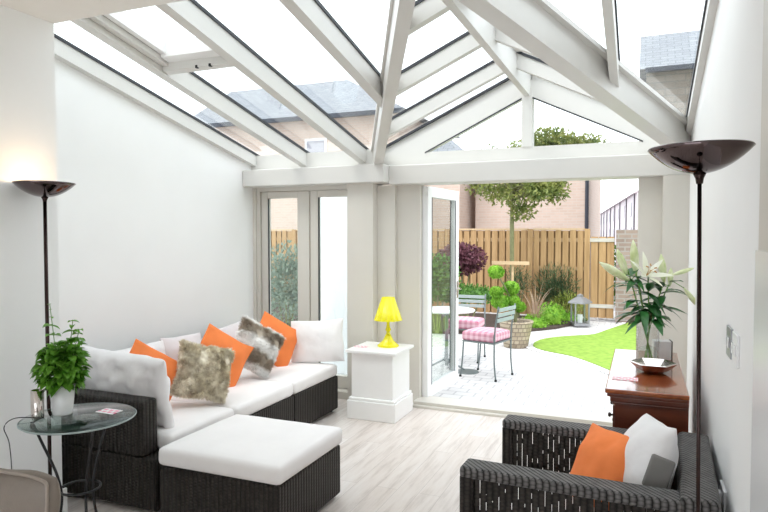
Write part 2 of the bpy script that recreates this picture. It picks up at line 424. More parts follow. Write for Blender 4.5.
# rear wall of the house behind the camera, wide opening added to let in daylight
wr = B(); box(wr, XP, XR, -2.2, -2.1, 0, .5); box(wr, XP, XR, -2.2, -2.1, 2.4, CE); box(wr, XP, -2.75, -2.2, -2.1, .5, 2.4); box(wr, .05, XR, -2.2, -2.1, .5, 2.4); box(wr, -1.4, -1.32, -2.2, -2.1, .5, 2.4)
struct('wall_rear', wr, 'wall')
# wall stub and cupboard face at the right edge
struct('wall_right_pier', bx(XR-.004, XR, 1.2, 2.20, 1.55, CE), 'jamb')
struct('trim_1', bx(XR-.012, XR, 1.2, 2.20, 0, 1.55), 'upvc')
# baseboards
struct('baseboard_left', bx(XP, XP+.018, -2.1, YH+.018, 0, .16), 'white', bevel=.004)
struct('baseboard_right', bx(XR-.018, XR, 2.27, 5.42, 0, .16), 'white', bevel=.004)
struct('baseboard_conservatory', bx(XL, XL+.018, YH, 5.42, 0, .16), 'white', bevel=.004)
# back wall pieces: columns and jambs
k = struct('wall_back', bx(-2.61, -2.34, 5.38, 5.62, 0, 2.075), 'jamb')
struct('trim_2', bx(-2.34, -2.16, 5.48, 5.62, 0, 2.06), 'jamb')
struct('trim_3', bx(-2.16, -1.93, 5.54, 5.66, 0, 2.06), 'jamb')
struct('trim_4', bx(-.04, .14, 5.5, 5.66, 0, 2.06), 'jamb')
struct('trim_5', bx(.14, XR, 5.40, 5.66, 0, 2.06), 'jamb')
struct('trim_6', bx(XL, -3.695, 5.46, 5.62, 0, 2.075), 'jamb')
# eaves beams
struct('trim_7', bx(XL, -2.19, 5.28, 5.62, 2.075, 2.24), 'trim', bevel=.008)
struct('trim_8', bx(-2.19, XR, 5.40, 5.66, 2.06, 2.235), 'trim', bevel=.008)
struct('trim_9', bx(XL, XG-HW, 5.44, 5.60, 2.24, 2.40), 'trim')
# threshold
th = bx(-1.95, -.02, 5.42, 5.66, -.06, .05); box(th, -1.95, -.02, 5.38, 5.42, -.06, .022)
struct('trim_10', th, 'jamb', bevel=.004)
struct('trim_11', bx(XL, -2.61, 5.40, 5.62, -.06, .07), 'jamb', bevel=.004)

# left French window: frame + two sashes
w = struct('window_1', bx(-3.70, -3.655, 5.48, 5.60, .07, 2.08), 'jamb')
q = bx(-3.655, -2.61, 5.48, 5.60, 2.035, 2.08); obj('head', q, 'jamb', w)
for (a, b, gl, gr) in ((-3.65, -3.09, -3.575, -3.225), (-3.075, -2.50, -2.99, -2.605)):
    m_ = B(); box(m_, a, gl, 5.50, 5.56, .08, 2.03); box(m_, gr, b, 5.50, 5.56, .08, 2.03)
    box(m_, gl, gr, 5.50, 5.56, .08, .20); box(m_, gl, gr, 5.50, 5.56, 1.965, 2.03)
    s_ = obj('sash', m_, 'jamb', w, bevel=.005)
    g_ = B(); box(g_, gl, gl+.012, 5.505, 5.515, .2, 1.965); obj('gasket', g_, 'seal', s_)
    obj('pane', bx(gl, gr, 5.527, 5.533, .2, 1.965), 'doorglass', s_)

# open door leaf, hinged at the left jamb and swung out
dl = bpy.data.objects.new('door_1', None); C.objects.link(dl); dl['kind'] = 'structure'
dl.location = (-1.90, 5.60, 0); dl.rotation_euler = (0, 0, math.radians(86.5))
LW = .88
m_ = B(); box(m_, 0, .10, -.03, .03, .03, 2.05); box(m_, LW-.10, LW, -.03, .03, .03, 2.05); box(m_, .10, LW-.10, -.03, .03, .03, .15); box(m_, .10, LW-.10, -.03, .03, 1.95, 2.05)
obj('door_frame', m_, 'upvc', dl, bevel=.006)
obj('pane', bx(.10, LW-.10, -.004, .004, .15, 1.95), 'doorglass', dl)
g_ = B()
for s in (-.031, .027):
    box(g_, .10, .112, s, s+.004, .15, 1.95); box(g_, LW-.112, LW-.10, s, s+.004, .15, 1.95)
obj('gasket', g_, 'seal', dl)
h_ = B(); tube(h_, [(LW-.05, -.03, 1.02), (LW-.05, -.07, 1.02)], .009); tube(h_, [(LW-.05, -.07, 1.02), (LW-.16, -.07, 1.02)], .009); box(h_, LW-.07, LW-.03, -.036, -.03, .92, 1.1)
obj('door_handle', h_, 'silver', dl)

# roof members
nroof = [11]
def rafter(P, Q, w, h, seal=True, m='trim'):
    nroof[0] += 1
    o = struct('trim_%d' % nroof[0], beam(B(), P, Q, w, h, -.022), m)
    if seal: obj('gasket', beam(B(), P, Q, w+.018, .022, 0), 'seal', o)
    return o
YT = YH
for x in (-3.12, -2.475):
    rafter((x, YB+.02, zl(YB+.02)), (x, YT, zl(YT)), .075, .15)
def vy(x):
    h = HWS[-1 if x < XG else 1]; return YB - YV*(h-abs(x-XG))/h      # y on the valley for a given x
for x, w_ in ((-1.76, .075), (-1.12, .075), (-.18, .05)):
    y = vy(x); rafter((x, y, zl(y)), (x, YT, zl(YT)), w_, .15)
rafter((XL+.03, YB+.02, zl(YB+.02)), (XL+.03, YT, zl(YT)), .06, .13)
rafter((XR-.02, YB+.02, zl(YB+.02)), (XR-.02, YT, zl(YT)), .04, .09)
# valleys
for s in (-1, 1):
    h_ = HWS[s]
    rafter((XG+s*h_, YB, Z0), (XG, YB-YV, ZR), .08 if s < 0 else .12, .22, False)
    rafter((XG+s*h_, YB, Z0+.01), (XG, YB-YV, ZR+.01), .12 if s < 0 else .20, .05, False)
# ridge
rafter((XG, YB+.16, ZR), (XG, YB-YV, ZR), .05, .235, False)
rafter((XG, YB+.16, ZR+.03), (XG, YB-YV, ZR+.03), .14, .06, False)
# jack rafters of the gable roof
for y in (4.95, 4.19, 3.43):
    for s in (-1, 1):
        dx = HWS[s]*(y-(YB-YV))/YV; SG = SL*YV/HWS[s]
        rafter((XG+s*.025, y, ZR-SG*.025), (XG+s*dx, y, ZR-SG*dx), .06, .135)
# gable wall frame
gi = .94; zi = 2.363; za = 2.813
gf = B()
for s in (-1, 1):
    prism(gf, [(XG, 5.56, za), (XG, 5.56, ZR-.08), (XG+s*HWS[s], 5.56, Z0-.08), (XG+s*HWS[s], 5.56, 2.235), (XG+s*gi, 5.56, 2.235), (XG+s*gi, 5.56, zi)], (0, .10, 0))
box(gf, XG-gi, XG+gi, 5.56, 5.66, 2.235, zi)
w2 = struct('window_2', gf, 'trim')
obj('king_post', bx(XG-.045, XG+.045, 5.55, 5.67, zi, za+.03), 'trim', w2)
obj('lower_rail', bx(XG-HW, XR, 5.50, 5.56, 2.235, 2.29), 'trim', w2)
for s in (-1, 1):
    a = XG+s*.045; b = XG+s*gi
    prs = B(); prism(prs, [(a, 5.60, zi), (b, 5.60, zi), (a, 5.60, za-.02)], (0, .006, 0)); obj('pane', prs, 'glass', w2)
    gk = B(); prism(gk, [(a, 5.556, za-.02), (b, 5.556, zi), (b, 5.556, zi-.012), (a, 5.556, za-.034)], (0, .003, 0)); obj('gasket', gk, 'seal', w2)
for s in (-1, 1):
    struct('trim_%d' % (40+s), beam(B(), (XG+s*.03, 5.64, ZR+.005), (XG+s*HWS[s], 5.64, Z0+.005), .06, .10), 'trim')
    struct('trim_%d' % (45+s), beam(B(), (XG+s*.03, 5.59, ZR+.015), (XG+s*HWS[s], 5.59, Z0+.015), .03, .022), 'seal')
# roof glazing
def pane(n, pts):
    struct('window_%d' % n, prism(B(), pts, (0, 0, .006)), 'glass')
e = .024
pane(3, [(XL, YB+.1, zl(YB+.1)+e), (XG-HW, YB+.1, zl(YB+.1)+e), (XG-HW, YB, zl(YB)+e), (XG, YB-YV, ZR+e), (XG, YT, zl(YT)+e), (XL, YT, zl(YT)+e)])
pane(4, [(XR, YB, zl(YB)+e), (XG, YB-YV, ZR+e), (XG, YT, zl(YT)+e), (XR, YT, zl(YT)+e)])
for n, s in ((5, -1), (6, 1)):
    pane(n, [(XG, YB+.18, ZR+e), (XG+s*HWS[s], YB+.18, Z0+e), (XG+s*HWS[s], YB, Z0+e), (XG, YB-YV, ZR+e)])
# opening roof window between the first two rafters
rf = B(); x0, x1, y0, y1 = -3.078, -2.518, YT, 3.50
def rbox(bm, xa, xb, ya, yb, t0, t1):
    prism(bm, [(xa, ya, zl(ya)-t0), (xb, ya, zl(ya)-t0), (xb, ya, zl(ya)-t1), (xa, ya, zl(ya)-t1)], (0, yb-ya, zl(yb)-zl(ya)))
rbox(rf, x0, x0+.05, y0, y1, .0, .11); rbox(rf, x1-.05, x1, y0, y1, .0, .11); rbox(rf, x0, x1, y1-.06, y1, .0, .14)
w7 = struct('window_7', rf, 'trim', bevel=.004)
ri = B(); rbox(ri, x0+.055, x0+.10, y0, y1-.1, -.01, .07); rbox(ri, x1-.10, x1-.055, y0, y1-.1, -.01, .07); rbox(ri, x0+.055, x1-.055, y1-.14, y1-.06, -.01, .09)
obj('sash', ri, 'white', w7, bevel=.003)
for xx in (-2.79, -2.68):
    obj('catch', bx(xx-.008, xx+.008, y1-.065, y1-.045, zl(y1)-.135, zl(y1)-.115), 'black', w7)

# ---------------------------------------------------------------- pedestal + yellow lamp
t = thing('pedestal', 'white painted square pedestal with deep plinth carrying the yellow lamp', 'pedestal', (-2.135, 5.065, 0)); t.scale = (1.04, 1.0, 1.0)
obj('body', bx(-.185, .185, -.185, .23, 0, .575), 'white', t, bevel=.004)
pl = bx(-.215, .215, -.215, .235, 0, .16); box(pl, -.205, .205, -.205, .233, .16, .185)
obj('plinth', pl, 'white', t, bevel=.006)
obj('top', bx(-.225, .225, -.225, .235, .575, .60), 'white', t, bevel=.004)
t = thing('table_lamp', 'translucent yellow table lamp with a pleated shade on the white pedestal', 'lamp', (-2.085, 5.13, .6))
fl = lambda n, a: (lambda th, z: 1+a*abs(math.sin(n*th)))
obj('base', lathe(B(), [(0,0),(.088,0),(.090,.012),(.07,.03),(.045,.055),(.03,.085),(.02,.11),(0,.11)], 48, fn=fl(4,.06)), 'yellow', t, True)
obj('stem', lathe(B(), [(0,.10),(.022,.10),(.015,.13),(.026,.15),(.017,.17),(.013,.21),(.022,.235),(.012,.25),(.012,.30),(0,.30)], 24), 'yellow', t, True)
obj('lamp_shade', lathe(B(), [(.125,.235),(.055,.44),(.05,.44),(.12,.237)], 96, fn=lambda th, z: 1+.03*math.sin(14*th)), 'yellow', t, True)
tag(obj('paper_card', box(B(), -.06, .06, -.04, .04, 0, .002), 'pinkpaper', loc=(-2.30, 5.02, .6005)), 'small pink printed card lying on the white pedestal', 'card')

# ---------------------------------------------------------------- floor lamps
def floor_lamp(x, y, ztop, r, label, rp=.012):
    t = thing('floor_lamp', label, 'floor lamp', (x, y, 0))
    obj('base', lathe(B(), [(0,0),(.13,0),(.13,.012),(.12,.02),(.02,.03),(0,.03)], 40), 'pole', t, True)
    obj('pole', tube(B(), [(0,0,.02),(0,0,ztop-.07)], rp, 16), 'pole', t, True)
    prof = []
    for i in range(11):
        a = i/10; prof.append((r*a, ztop-.072+.072*a**2.1))
    pr2 = [(max(0, q[0]-.003), q[1]+.004) for q in prof[::-1]]
    obj('bowl', lathe(B(), prof+pr2, 64), 'chrome', t, True)
    obj('collar', lathe(B(), [(0,ztop-.10),(.009,ztop-.10),(.011,ztop-.085),(.018,ztop-.070),(0,ztop-.066)], 24), 'pole', t, True)
    obj('bulb', lathe(B(), [(0,ztop-.055),(.012,ztop-.05),(.012,ztop-.02),(0,ztop-.015)], 16), 'bulb', t, True)
    return t
M['bulb'] = emit('warm_lit_bulb', (1,.72,.42), 14)
rl_ = floor_lamp(.167, 1.98, 1.842, .137, 'tall dark nickel uplighter with bowl shade beside the right wall', .0058); rl_.rotation_euler = (0, math.radians(-.7), 0)
floor_lamp(-2.87, 2.33, 1.862, .148, 'tall dark nickel uplighter standing behind the glass side table at left', .0095)
for (x, y, e_) in ((-2.87, 2.33, 1.6),):
    l = bpy.data.lights.new('lamp_glow', 'POINT'); l.energy = e_; l.color = (1,.70,.42); l.shadow_soft_size = .03
    lo = bpy.data.objects.new('lamp_glow', l); C.objects.link(lo); lo.location = (x, y, 1.855)

# ---------------------------------------------------------------- rattan daybed
def cush(w, h, t, n=20, pinch=.06, crown=2.2, wr=.012):
    """square pillow in its local XY plane, thickness along Z, pointed corners"""
    bm = B(); g = []
    for side in (1, -1):
        rows = []
        for j in range(n+1):
            row = []
            for i in range(n+1):
                u = -1+2*i/n; v = -1+2*j/n
                u_ = math.sin(u*PI/2*.9)/math.sin(PI/2*.9); v_ = math.sin(v*PI/2*.9)/math.sin(PI/2*.9)
                px = w/2*u_*(1-pinch*(1-v_*v_)); py = h/2*v_*(1-pinch*(1-u_*u_))
                th = ((1-abs(u_)**crown)*(1-abs(v_)**crown))**.55
                th *= 1+.10*noise.noise(Vector((px*9+w*31, py*9, side*3+h*17)))
                pz = side*t/2*th
                edge = max(abs(u), abs(v))
                pz += side*wr*(1-edge**4)*(noise.noise(Vector((px*13+w*7, py*11, side*2)))+.6*noise.noise(Vector((px*30, py*24, w*9))))
                px += .012*noise.noise(Vector((py*8, pz*8, 3+w*13))); py += .012*noise.noise(Vector((px*7, 5+w*3, h*9)))
                row.append((px, py, pz))
            rows.append(row)
        g.append(rows)
    idx = {}
    def V(s, i, j):
        if i in (0, n) or j in (0, n): s = 0
        k = (s, i, j)
        if k not in idx: idx[k] = bm.verts.new(g[s][j][i])
        return idx[k]
    for s in (0, 1):
        for j in range(n):
            for i in range(n):
                f = [V(s,i,j), V(s,i+1,j), V(s,i+1,j+1), V(s,i,j+1)]
                bm.faces.new(f if s == 0 else f[::-1])
    return bm
def orient(c, nrm, roll=0):
    z = Vector(nrm).normalized(); x = Vector((0,0,1)).cross(z)
    x = x.normalized() if x.length > 1e-3 else Vector((1,0,0)); y = z.cross(x)
    R = Matrix((x, y, z)).transposed() @ Matrix.Rotation(math.radians(roll), 3, 'Z')
    m = R.to_4x4(); m.translation = Vector(c); return m
def cushion(c, nrm, roll, w, h, t, m, label, fur=None, name='cushion', group=None, cat='cushion', **k):
    bm = cush(w, h, t, **k)
    if fur:
        th = thing(name, label, cat, group=group); th.matrix_world = orient(c, nrm, roll)
        # pile as fine tapered blades
        bm.verts.ensure_lookup_table(); fb = B()
        bm.normal_update(); fs = bm.faces[:]
        for _ in range(15000):
            f = random.choice(fs); vs = [v.co for v in f.verts]; a, b = random.random(), random.random()
            p = (vs[0]*(1-a)+vs[1]*a)*(1-b) + (vs[3]*(1-a)+vs[2]*a)*b
            nn = f.normal
            fl_ = noise.noise_vector(p*14)
            d = (nn*.55 + fl_*1.1 + Vector((0,-.35,0)) + rv()*.35).normalized()
            s = d.cross(nn+rv()*.5).normalized()*.0022; L = random.uniform(.020, .040)
            q = [fb.verts.new(p-s), fb.verts.new(p+s), fb.verts.new(p+d*L*.6+s*.7+nn*.002), fb.verts.new(p+d*L - nn*.003)]
            fb.faces.new((q[0], q[1], q[2])); fb.faces.new((q[0], q[2], q[3]))
        obj('cover', bm, m, th, True)
        fo = obj('pile', fb, m, th, fix=False); fo['kind'] = 'stuff'
        return th
    o = obj(name, bm, m, smooth=True); o.matrix_world = orient(c, nrm, roll)
    sb = o.modifiers.new('s', 'SUBSURF'); sb.levels = 1; sb.render_levels = 1
    return tag(o, label, cat, group)
def slab(x0, x1, y0, y1, z0, z1, r=.03, crown=.012, n=10):
    """upholstered flat seat pad with soft edges"""
    bm = B(); w, d = x1-x0, y1-y0; idx = {}
    def co(i, j, top):
        u = i/n; v = j/n
        x = x0 + w*u; y = y0 + d*v
        cz = crown*(1-(2*u-1)**4)*(1-(2*v-1)**4)
        cz += .004*noise.noise(Vector((x*6, y*6, z1*5)))
        return (x, y, (z1-crown+cz) if top else z0)
    def V(i, j, t):
        k_ = (i, j, t)
        if k_ not in idx: idx[k_] = bm.verts.new(co(i, j, t))
        return idx[k_]
    for i in range(n):
        for j in range(n):
            bm.faces.new((V(i,j,1), V(i+1,j,1), V(i+1,j+1,1), V(i,j+1,1)))
            bm.faces.new((V(i,j,0), V(i,j+1,0), V(i+1,j+1,0), V(i+1,j,0)))
    for i in range(n):
        for j, o_ in ((0, 1), (n, -1)): bm.faces.new((V(i,j,0), V(i+1,j,0), V(i+1,j,1), V(i,j,1)))
        for j in (0, n): bm.faces.new((V(j,i,0), V(j,i+1,0), V(j,i+1,1), V(j,i,1)))
    return bm
ZB, ZS = .322, .438
XF, XBk = -2.53, -3.70
mods = [(2.72, 3.49, 'near end module of the dark rattan sofa, with an arm panel behind the glass table'),
        (3.49, 4.26, 'middle module of the dark rattan sofa, between the two end modules'),
        (4.26, 5.03, 'far end module of the dark rattan sofa nearest the white pedestal')]
for i, (ya, yb, lab) in enumerate(mods):
    t = thing('sofa_module', lab, 'sofa', (XF, ya, 0), group='rattan sofa modules')
    L = yb-ya; g = .004; W = XBk-XF
    bb = bx(W, 0, g, L-g, .025, ZB)
    obj('base', bb, 'rattan', t, bevel=.012)
    obj('backrest', bx(W, W+.14, g, L-g, ZB, .64), 'rattan', t, bevel=.015)
    s0 = .135 if i == 0 else .004
    o = obj('seat_cushion', slab(W+.145, 0, s0, L-.004, ZB, ZS), 'seat', t, True, bevel=.03)
    if i == 0: obj('arm', bx(W+.14, -.085, g, .13, ZB, .645), 'rattan', t, bevel=.02)
    for fx in (W+.05, -.07):
        for fy in (.05, L-.07): obj('foot', bx(fx, fx+.03, fy, fy+.03, 0, .03), 'black', t)
t = thing('ottoman', 'square dark rattan ottoman with a white seat pad in front of the sofa', 'ottoman', (-2.455, 2.655, 0))
obj('base', bx(.01, .775, .01, .715, .025, ZB), 'rattan', t, bevel=.012)
obj('seat_cushion', slab(0, .79, 0, .73, ZB+.005, ZS+.002), 'seat', t, True, bevel=.03)
for fx in (.04, .7):
    for fy in (.04, .66): obj('foot', bx(fx, fx+.03, fy, fy+.03, 0, .03), 'black', t)

cushion((-3.00, 2.965, .645), (.10, .93, .16), 2, .80, .46, .22, 'pillow', 'large crumpled white pillow leaning on the near rattan arm', pinch=.02, crown=3, wr=.06)
wg = 'white sofa back cushions'
cushion((-3.40, 3.46, .60), (1, .0, .22), 0, .70, .36, .20, 'pillow', 'white back cushion against left wall, behind the nearest orange cushion', pinch=.02, group=wg)
cushion((-3.42, 4.02, .60), (1, -.0, .22), -3, .48, .36, .20, 'pillow2', 'white back cushion against left wall, behind the olive fur cushion', pinch=.03, group=wg)
cushion((-3.42, 4.66, .60), (1, 0, .22), 3, .48, .36, .20, 'pillow2', 'white back cushion against left wall, behind the striped fur cushion', pinch=.03, group=wg)
cushion((-2.72, 4.98, .625), (.25, -1, .25), 4, .50, .39, .17, 'pillow', 'white cushion standing at the far end of the sofa by the window', pinch=.04)
og = 'orange cushions on the sofa'
cushion((-3.03, 3.22, .64), (.78, -.50, .35), -33, .40, .40, .13, 'orange', 'orange cushion nearest the glass table, behind the olive fur cushion', group=og)
cushion((-2.79, 3.48, .65), (.74, -.60, .38), -15, .35, .35, .19, 'furolive', 'shaggy olive faux fur cushion on the sofa seat', fur=True, pinch=.05)
cushion((-2.98, 3.92, .645), (.80, -.50, .33), -34, .41, .41, .13, 'orange', 'orange cushion between the olive and the striped fur cushions', group=og)
cushion((-2.91, 4.29, .675), (.76, -.55, .36), -32, .37, .37, .16, 'furstripe', 'grey and white striped faux fur cushion tilted on the sofa', fur=True, pinch=.05)
cushion((-3.00, 4.72, .65), (.78, -.50, .33), -33, .41, .41, .13, 'orange', 'orange cushion farthest along the sofa, behind the striped fur cushion', group=og)

# ---------------------------------------------------------------- armchair
t = thing('armchair', 'dark rattan armchair in the right corner beside the mahogany chest', 'armchair', (-.735, 2.635, 0), (0,0,math.radians(-2.2)))
W, D, H = 1.02, .895, .578
for y0, nm in ((0, 'near'), (D-.13, 'far')):
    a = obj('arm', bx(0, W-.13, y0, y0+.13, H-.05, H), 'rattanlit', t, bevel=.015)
    obj('arm_panel', bx(.015, W-.02, y0+.02, y0+.024, .06, H-.045), 'rattanhole', a)
    obj('arm_post', bx(0, .06, y0+.004, y0+.126, .03, H-.04), 'rattan', a, bevel=.01)
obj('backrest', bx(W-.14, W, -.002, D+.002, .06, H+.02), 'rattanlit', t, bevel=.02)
obj('seat', bx(.03, W-.14, .035, D-.132, .10, .24), 'rattan', t, bevel=.01)
obj('seat_cushion', slab(.03, W-.15, .135, D-.135, .24, .35), 'seat', t, True, bevel=.03)
for fx in (.02, W-.07):
    for fy in (.03, D-.08): obj('foot', bx(fx, fx+.045, fy, fy+.045, 0, .07), 'black', t)
cushion((-.17, 3.06, .51), (-.70, -.48, .52), 8, .38, .38, .14, 'orange', 'orange cushion leaning in the rattan armchair')
ct = thing('cushion', 'white cushion with a grey end leaning against the armchair back', 'cushion'); ct.matrix_world = orient((.02, 3.04, .565), (-.90, -.20, .34), 8)
o = obj('cover', cush(.44, .40, .22, pinch=.02), 'pillow', ct, True); sb = o.modifiers.new('s', 'SUBSURF'); sb.levels = 1; sb.render_levels = 1
ep = obj('end_panel', bx(-.012, .012, -.07, .07, -.05, .05), 'grey', ct, bevel=.01); ep.location = (.207, .0, .0)

# ---------------------------------------------------------------- chest of drawers
t = thing('chest_of_drawers', 'reddish mahogany chest of drawers against right wall by the door', 'chest', (.235, 3.575, 0))
def cb(x0, x1, y0, y1, z0, z1): return bx(x0, x1, y0, y1, z0, z1)
obj('top', cb(-.415, 0, 0, 1.28, .735, .76), 'mahog', t, bevel=.006)
mo = cb(-.405, 0, .01, 1.27, .715, .735); box(mo, -.39, 0, .025, 1.255, .685, .715); box(mo, -.38, 0, .035, 1.245, .67, .685)
obj('moulding', mo, 'mahogd', t, bevel=.006)
obj('body', cb(-.365, 0, .05, 1.23, .07, .67), 'mahogd', t, bevel=.003)
obj('plinth', cb(-.385, 0, .035, 1.245, 0, .09), 'mahogd', t, bevel=.004)
for i in range(3):
    for j in range(2):
        d = obj('drawer', cb(-.377, -.365, .07+j*.575, .63+j*.575, .10+i*.188, .278+i*.188), 'mahogd', t, bevel=.004)
        for yy in (.13, .41):
            kb = lathe(B(), [(0,0),(.006,0),(.006,.012),(.014,.018),(.012,.028),(0,.031)], 14)
            bmesh.ops.rotate(kb, verts=kb.verts, cent=(0,0,0), matrix=Matrix.Rotation(-PI/2, 3, 'Y'))
            bmesh.ops.translate(kb, verts=kb.verts, vec=(-.377, .07+j*.575+yy, .19+i*.188))
            obj('knob', kb, 'brass', d, True)
# bowl
t = tag(bpy.data.objects.new('bowl', None), 'faceted silver and copper metal bowl at the front of the mahogany chest', 'bowl'); C.objects.link(t); t.location = (.068, 4.10, .76)
fc = lambda th, z: 1+.07*math.cos(6*th)
b1 = lathe(B(), [(0,0),(.05,0),(.08,.016),(.128,.062)], 12, fn=fc); obj('outer_side', b1, 'copper', t)
b2 = lathe(B(), [(.128,.062),(.121,.066),(.072,.026),(0,.028)], 12, fn=fc); obj('inner_side', b2, 'silver', t)
tag(obj('paper_card', box(B(), -.07, .07, -.045, .045, 0, .002), 'pinkpaper', loc=(-.085, 3.86, .7605)), 'pink printed card on the front left corner of the mahogany chest', 'card')
# box
t = thing('box', 'small white box with a black side, behind the vase on the chest', 'box', (.125, 4.58, .76), (0,0,.15))
obj('carton', bx(-.055, .055, -.045, .045, 0, .125), 'plastic', t, bevel=.006)
obj('side_panel', bx(.055, .061, -.046, .046, 0, .127), 'black', t, bevel=.002)
# vase
vx, vyy = .037, 4.35
t = thing('vase', 'tall clear glass cylinder vase holding lilies on the mahogany chest', 'vase', (vx, vyy, .76))
obj('glass', lathe(B(), [(0,0),(.067,0),(.070,.01),(.070,.25),(.066,.25),(.066,.02),(0,.02)], 40), 'clearglass', t, True)
obj('water', lathe(B(), [(0,.021),(.065,.021),(.065,.10),(0,.13)], 40), 'water', t, True)
# lilies
base = Vector((vx, vyy, .785)); D0 = (at(648,300,4.0)-Vector((0,0,ZC))).length
def petal(bm, c, d, side, L, W, curl=.5):
    d = d.normalized(); n = 6; prev = None; s = d.cross(side).normalized(); out = s.cross(d)
    for i in range(n+1):
        u = i/n; w = W*(math.sin(PI*(.08+.90*u))**.8)*.5
        p = c + d*L*u*(1-.15*u) + side*(.25*L*u + curl*L*u*u*u*.6)
        cur = [bm.verts.new(p-s*w), bm.verts.new(p-side*w*.25), bm.verts.new(p+s*w)]
        if prev:
            bm.faces.new((prev[0], prev[1], cur[1], cur[0])); bm.faces.new((prev[1], prev[2], cur[2], cur[1]))
        prev = cur
def bloom(parent, c, d, L):
    bm = B(); d = d.normalized(); a = d.cross(Vector((.3,.2,.9))).normalized(); b = d.cross(a)
    for k in range(6):
        th = 2*PI*k/6; side = a*math.cos(th)+b*math.sin(th)
        petal(bm, c+side*.004, (d*.75+side*(.55 if k%2 else .7)), side, L, L*(.36 if k%2 else .28), .55)
    obj('bloom', bm, 'petal', parent, True)
    bm = B()
    for k in range(5):
        th = 2*PI*k/5; side = a*math.cos(th)+b*math.sin(th)
        tube(bm, [c, c+d*L*.45+side*.012, c+d*L*.62+side*.03], .0013, 5)
        tube(bm, [c+d*L*.62+side*.022, c+d*L*.62+side*.04], .004, 6)
    obj('stamens', bm, 'stamen', parent)
def bud(parent, a, b, r):
    a = Vector(a); b = Vector(b); pts = [a+(b-a)*k/8 for k in range(9)]
    rad = [r*x for x in (.25,.55,.8,.95,1,.95,.8,.5,.12)]
    bm = tube(B(), pts, rad, 9); obj('bud', bm, 'bud', parent, True)
fl_specs = [
 # top point px, [(kind, from px, to px)], leaves count, label
 ((636, 272), [('bud', (630,281), (599,262), .028)], 'lily stem whose long closed bud points far left'),
 ((628, 270), [('bud', (627,276), (617,249), .026)], 'lily stem with a short upright bud, second from the left'),
 ((638, 276), [('bud', (636,275), (633,240), .028)], 'lily stem with the tallest upright pale bud'),
 ((648, 276), [('bloom', (646,276), (653,262), .12)], 'lily stem with the open white flower'),
 ((664, 282), [('bud', (664,283), (661,254), .025), ('bud', (670,286), (671,268), .019)], 'lily stem with two upright buds right of the open flower'),
 ((672, 278), [('bud', (672,275), (694,268), .015), ('bud', (684,288), (699,308), .017)], 'lily stem with thin buds reaching towards the floor lamp'),
]
for i, (tp, parts, lab) in enumerate(fl_specs):
    t = thing('lily', lab, 'flower', tuple(base), group='lilies in the glass vase')
    dd = 4.13 + .04*(i % 3)
    L0 = lambda p, q=None: at(p[0], p[1], q or dd) - base
    ang = i*1.1
    top = L0(tp); hd = Vector((top.x, top.y, 0)).normalized(); hd = Vector((hd.x+.2*math.cos(ang*2), hd.y+.2*math.sin(ang*2), 0))
    foot = hd*-.040; mid = hd*.040+Vector((0,0,.24))
    st = curve([foot, (foot+mid)*.5, mid, mid*.5+top*.5, top], 6)
    obj('stem', tube(B(), st, .0042, 8), 'stem', t, True)
    lb = B()
    n = len(st)
    for kx in range(9):
        p = st[int(n*.52 + (n*.44)*kx/9)]
        a_ = kx*2.4+i; d = Vector((math.cos(a_), math.sin(a_)*.8, .45 if kx > 5 else -.15+.3*random.random()))
        leaf(lb, p, d, Vector((0,0,1)), random.uniform(.13,.23), random.uniform(.05,.075), .15, random.uniform(.1,.9), 5)
    obj('leaves', lb, 'lleaf', t, True)
    for pt in parts:
        a, b = L0(pt[1]), L0(pt[2])
        if pt[0] == 'bud':
            obj('flower_stalk', tube(B(), [top*.97, a], .0028, 6), 'stem', t); bud(t, a, b, pt[3])
        else:
            bloom(t, a, (b-a)+Vector((.02,-.10,.0)), pt[3]*1.05)
# lily hanging leaves group on the right
# ---------------------------------------------------------------- wall plates
for k, (yy, lab) in enumerate(((2.82, 'grey metal light switch plate on the right wall, left of the white one'), (2.64, 'white light switch plate on the right wall, nearest the doorway edge'))):
    t = thing('light_switch', lab, 'switch', (XR, yy, 1.17), group='switch plates on the right wall')
    obj('plate', bx(-.010, 0, -.065, .065, -.06, .06), 'switchgrey' if k == 0 else 'plastic', t, bevel=.003)
    for s in (-.03, .03): obj('rocker', bx(-.016, -.010, s-.012, s+.012, -.02, .02), 'plastic', t, bevel=.002)
t = thing('wall_socket', 'white power socket low on right wall behind the armchair corner', 'socket', (XR, 2.93, .5))
obj('plate', bx(-.012, 0, -.07, .07, -.045, .045), 'plastic', t, bevel=.003)
obj('plug', bx(-.04, -.012, -.02, .03, -.02, .02), 'plastic', t, bevel=.004)

# ---------------------------------------------------------------- glass side table
TX, TY, TZ = -2.53, 2.22, .71
t = thing('side_table', 'round glass side table on a black metal frame beside the sofa arm', 'side table', (TX, TY, 0))
obj('tabletop', lathe(B(), [(0,TZ-.009),(.256,TZ-.009),(.260,TZ-.005),(.256,TZ),(0,TZ)], 72), 'tableglass', t, True)
obj('rim', lathe(B(), [(.2585,TZ-.009),(.262,TZ-.006),(.262,TZ-.003),(.2585,TZ)], 72), 'rimglass' if 'rimglass' in M else 'slat', t, True)
for k in range(3):
    a = math.radians(215+120*k); c, s = math.cos(a), math.sin(a)
    pts = curve([(.21*c,.21*s,TZ-.012), (.17*c,.17*s,.60), (.10*c,.10*s,.42), (.085*c,.085*s,.28), (.13*c,.13*s,.12), (.21*c,.21*s,.008)], 6)
    obj('leg', tube(B(), pts, .0065, 10), 'black', t, True)
rg = B(); n = 40
tube(rg, [(.092*math.cos(2*PI*k/n), .092*math.sin(2*PI*k/n), .36) for k in range(n+1)], .006, 8, False); obj('ring', rg, 'black', t, True)
rg = B(); tube(rg, [(.205*math.cos(2*PI*k/n), .205*math.sin(2*PI*k/n), TZ-.016) for k in range(n+1)], .005, 8, False); obj('top_ring', rg, 'black', t, True)
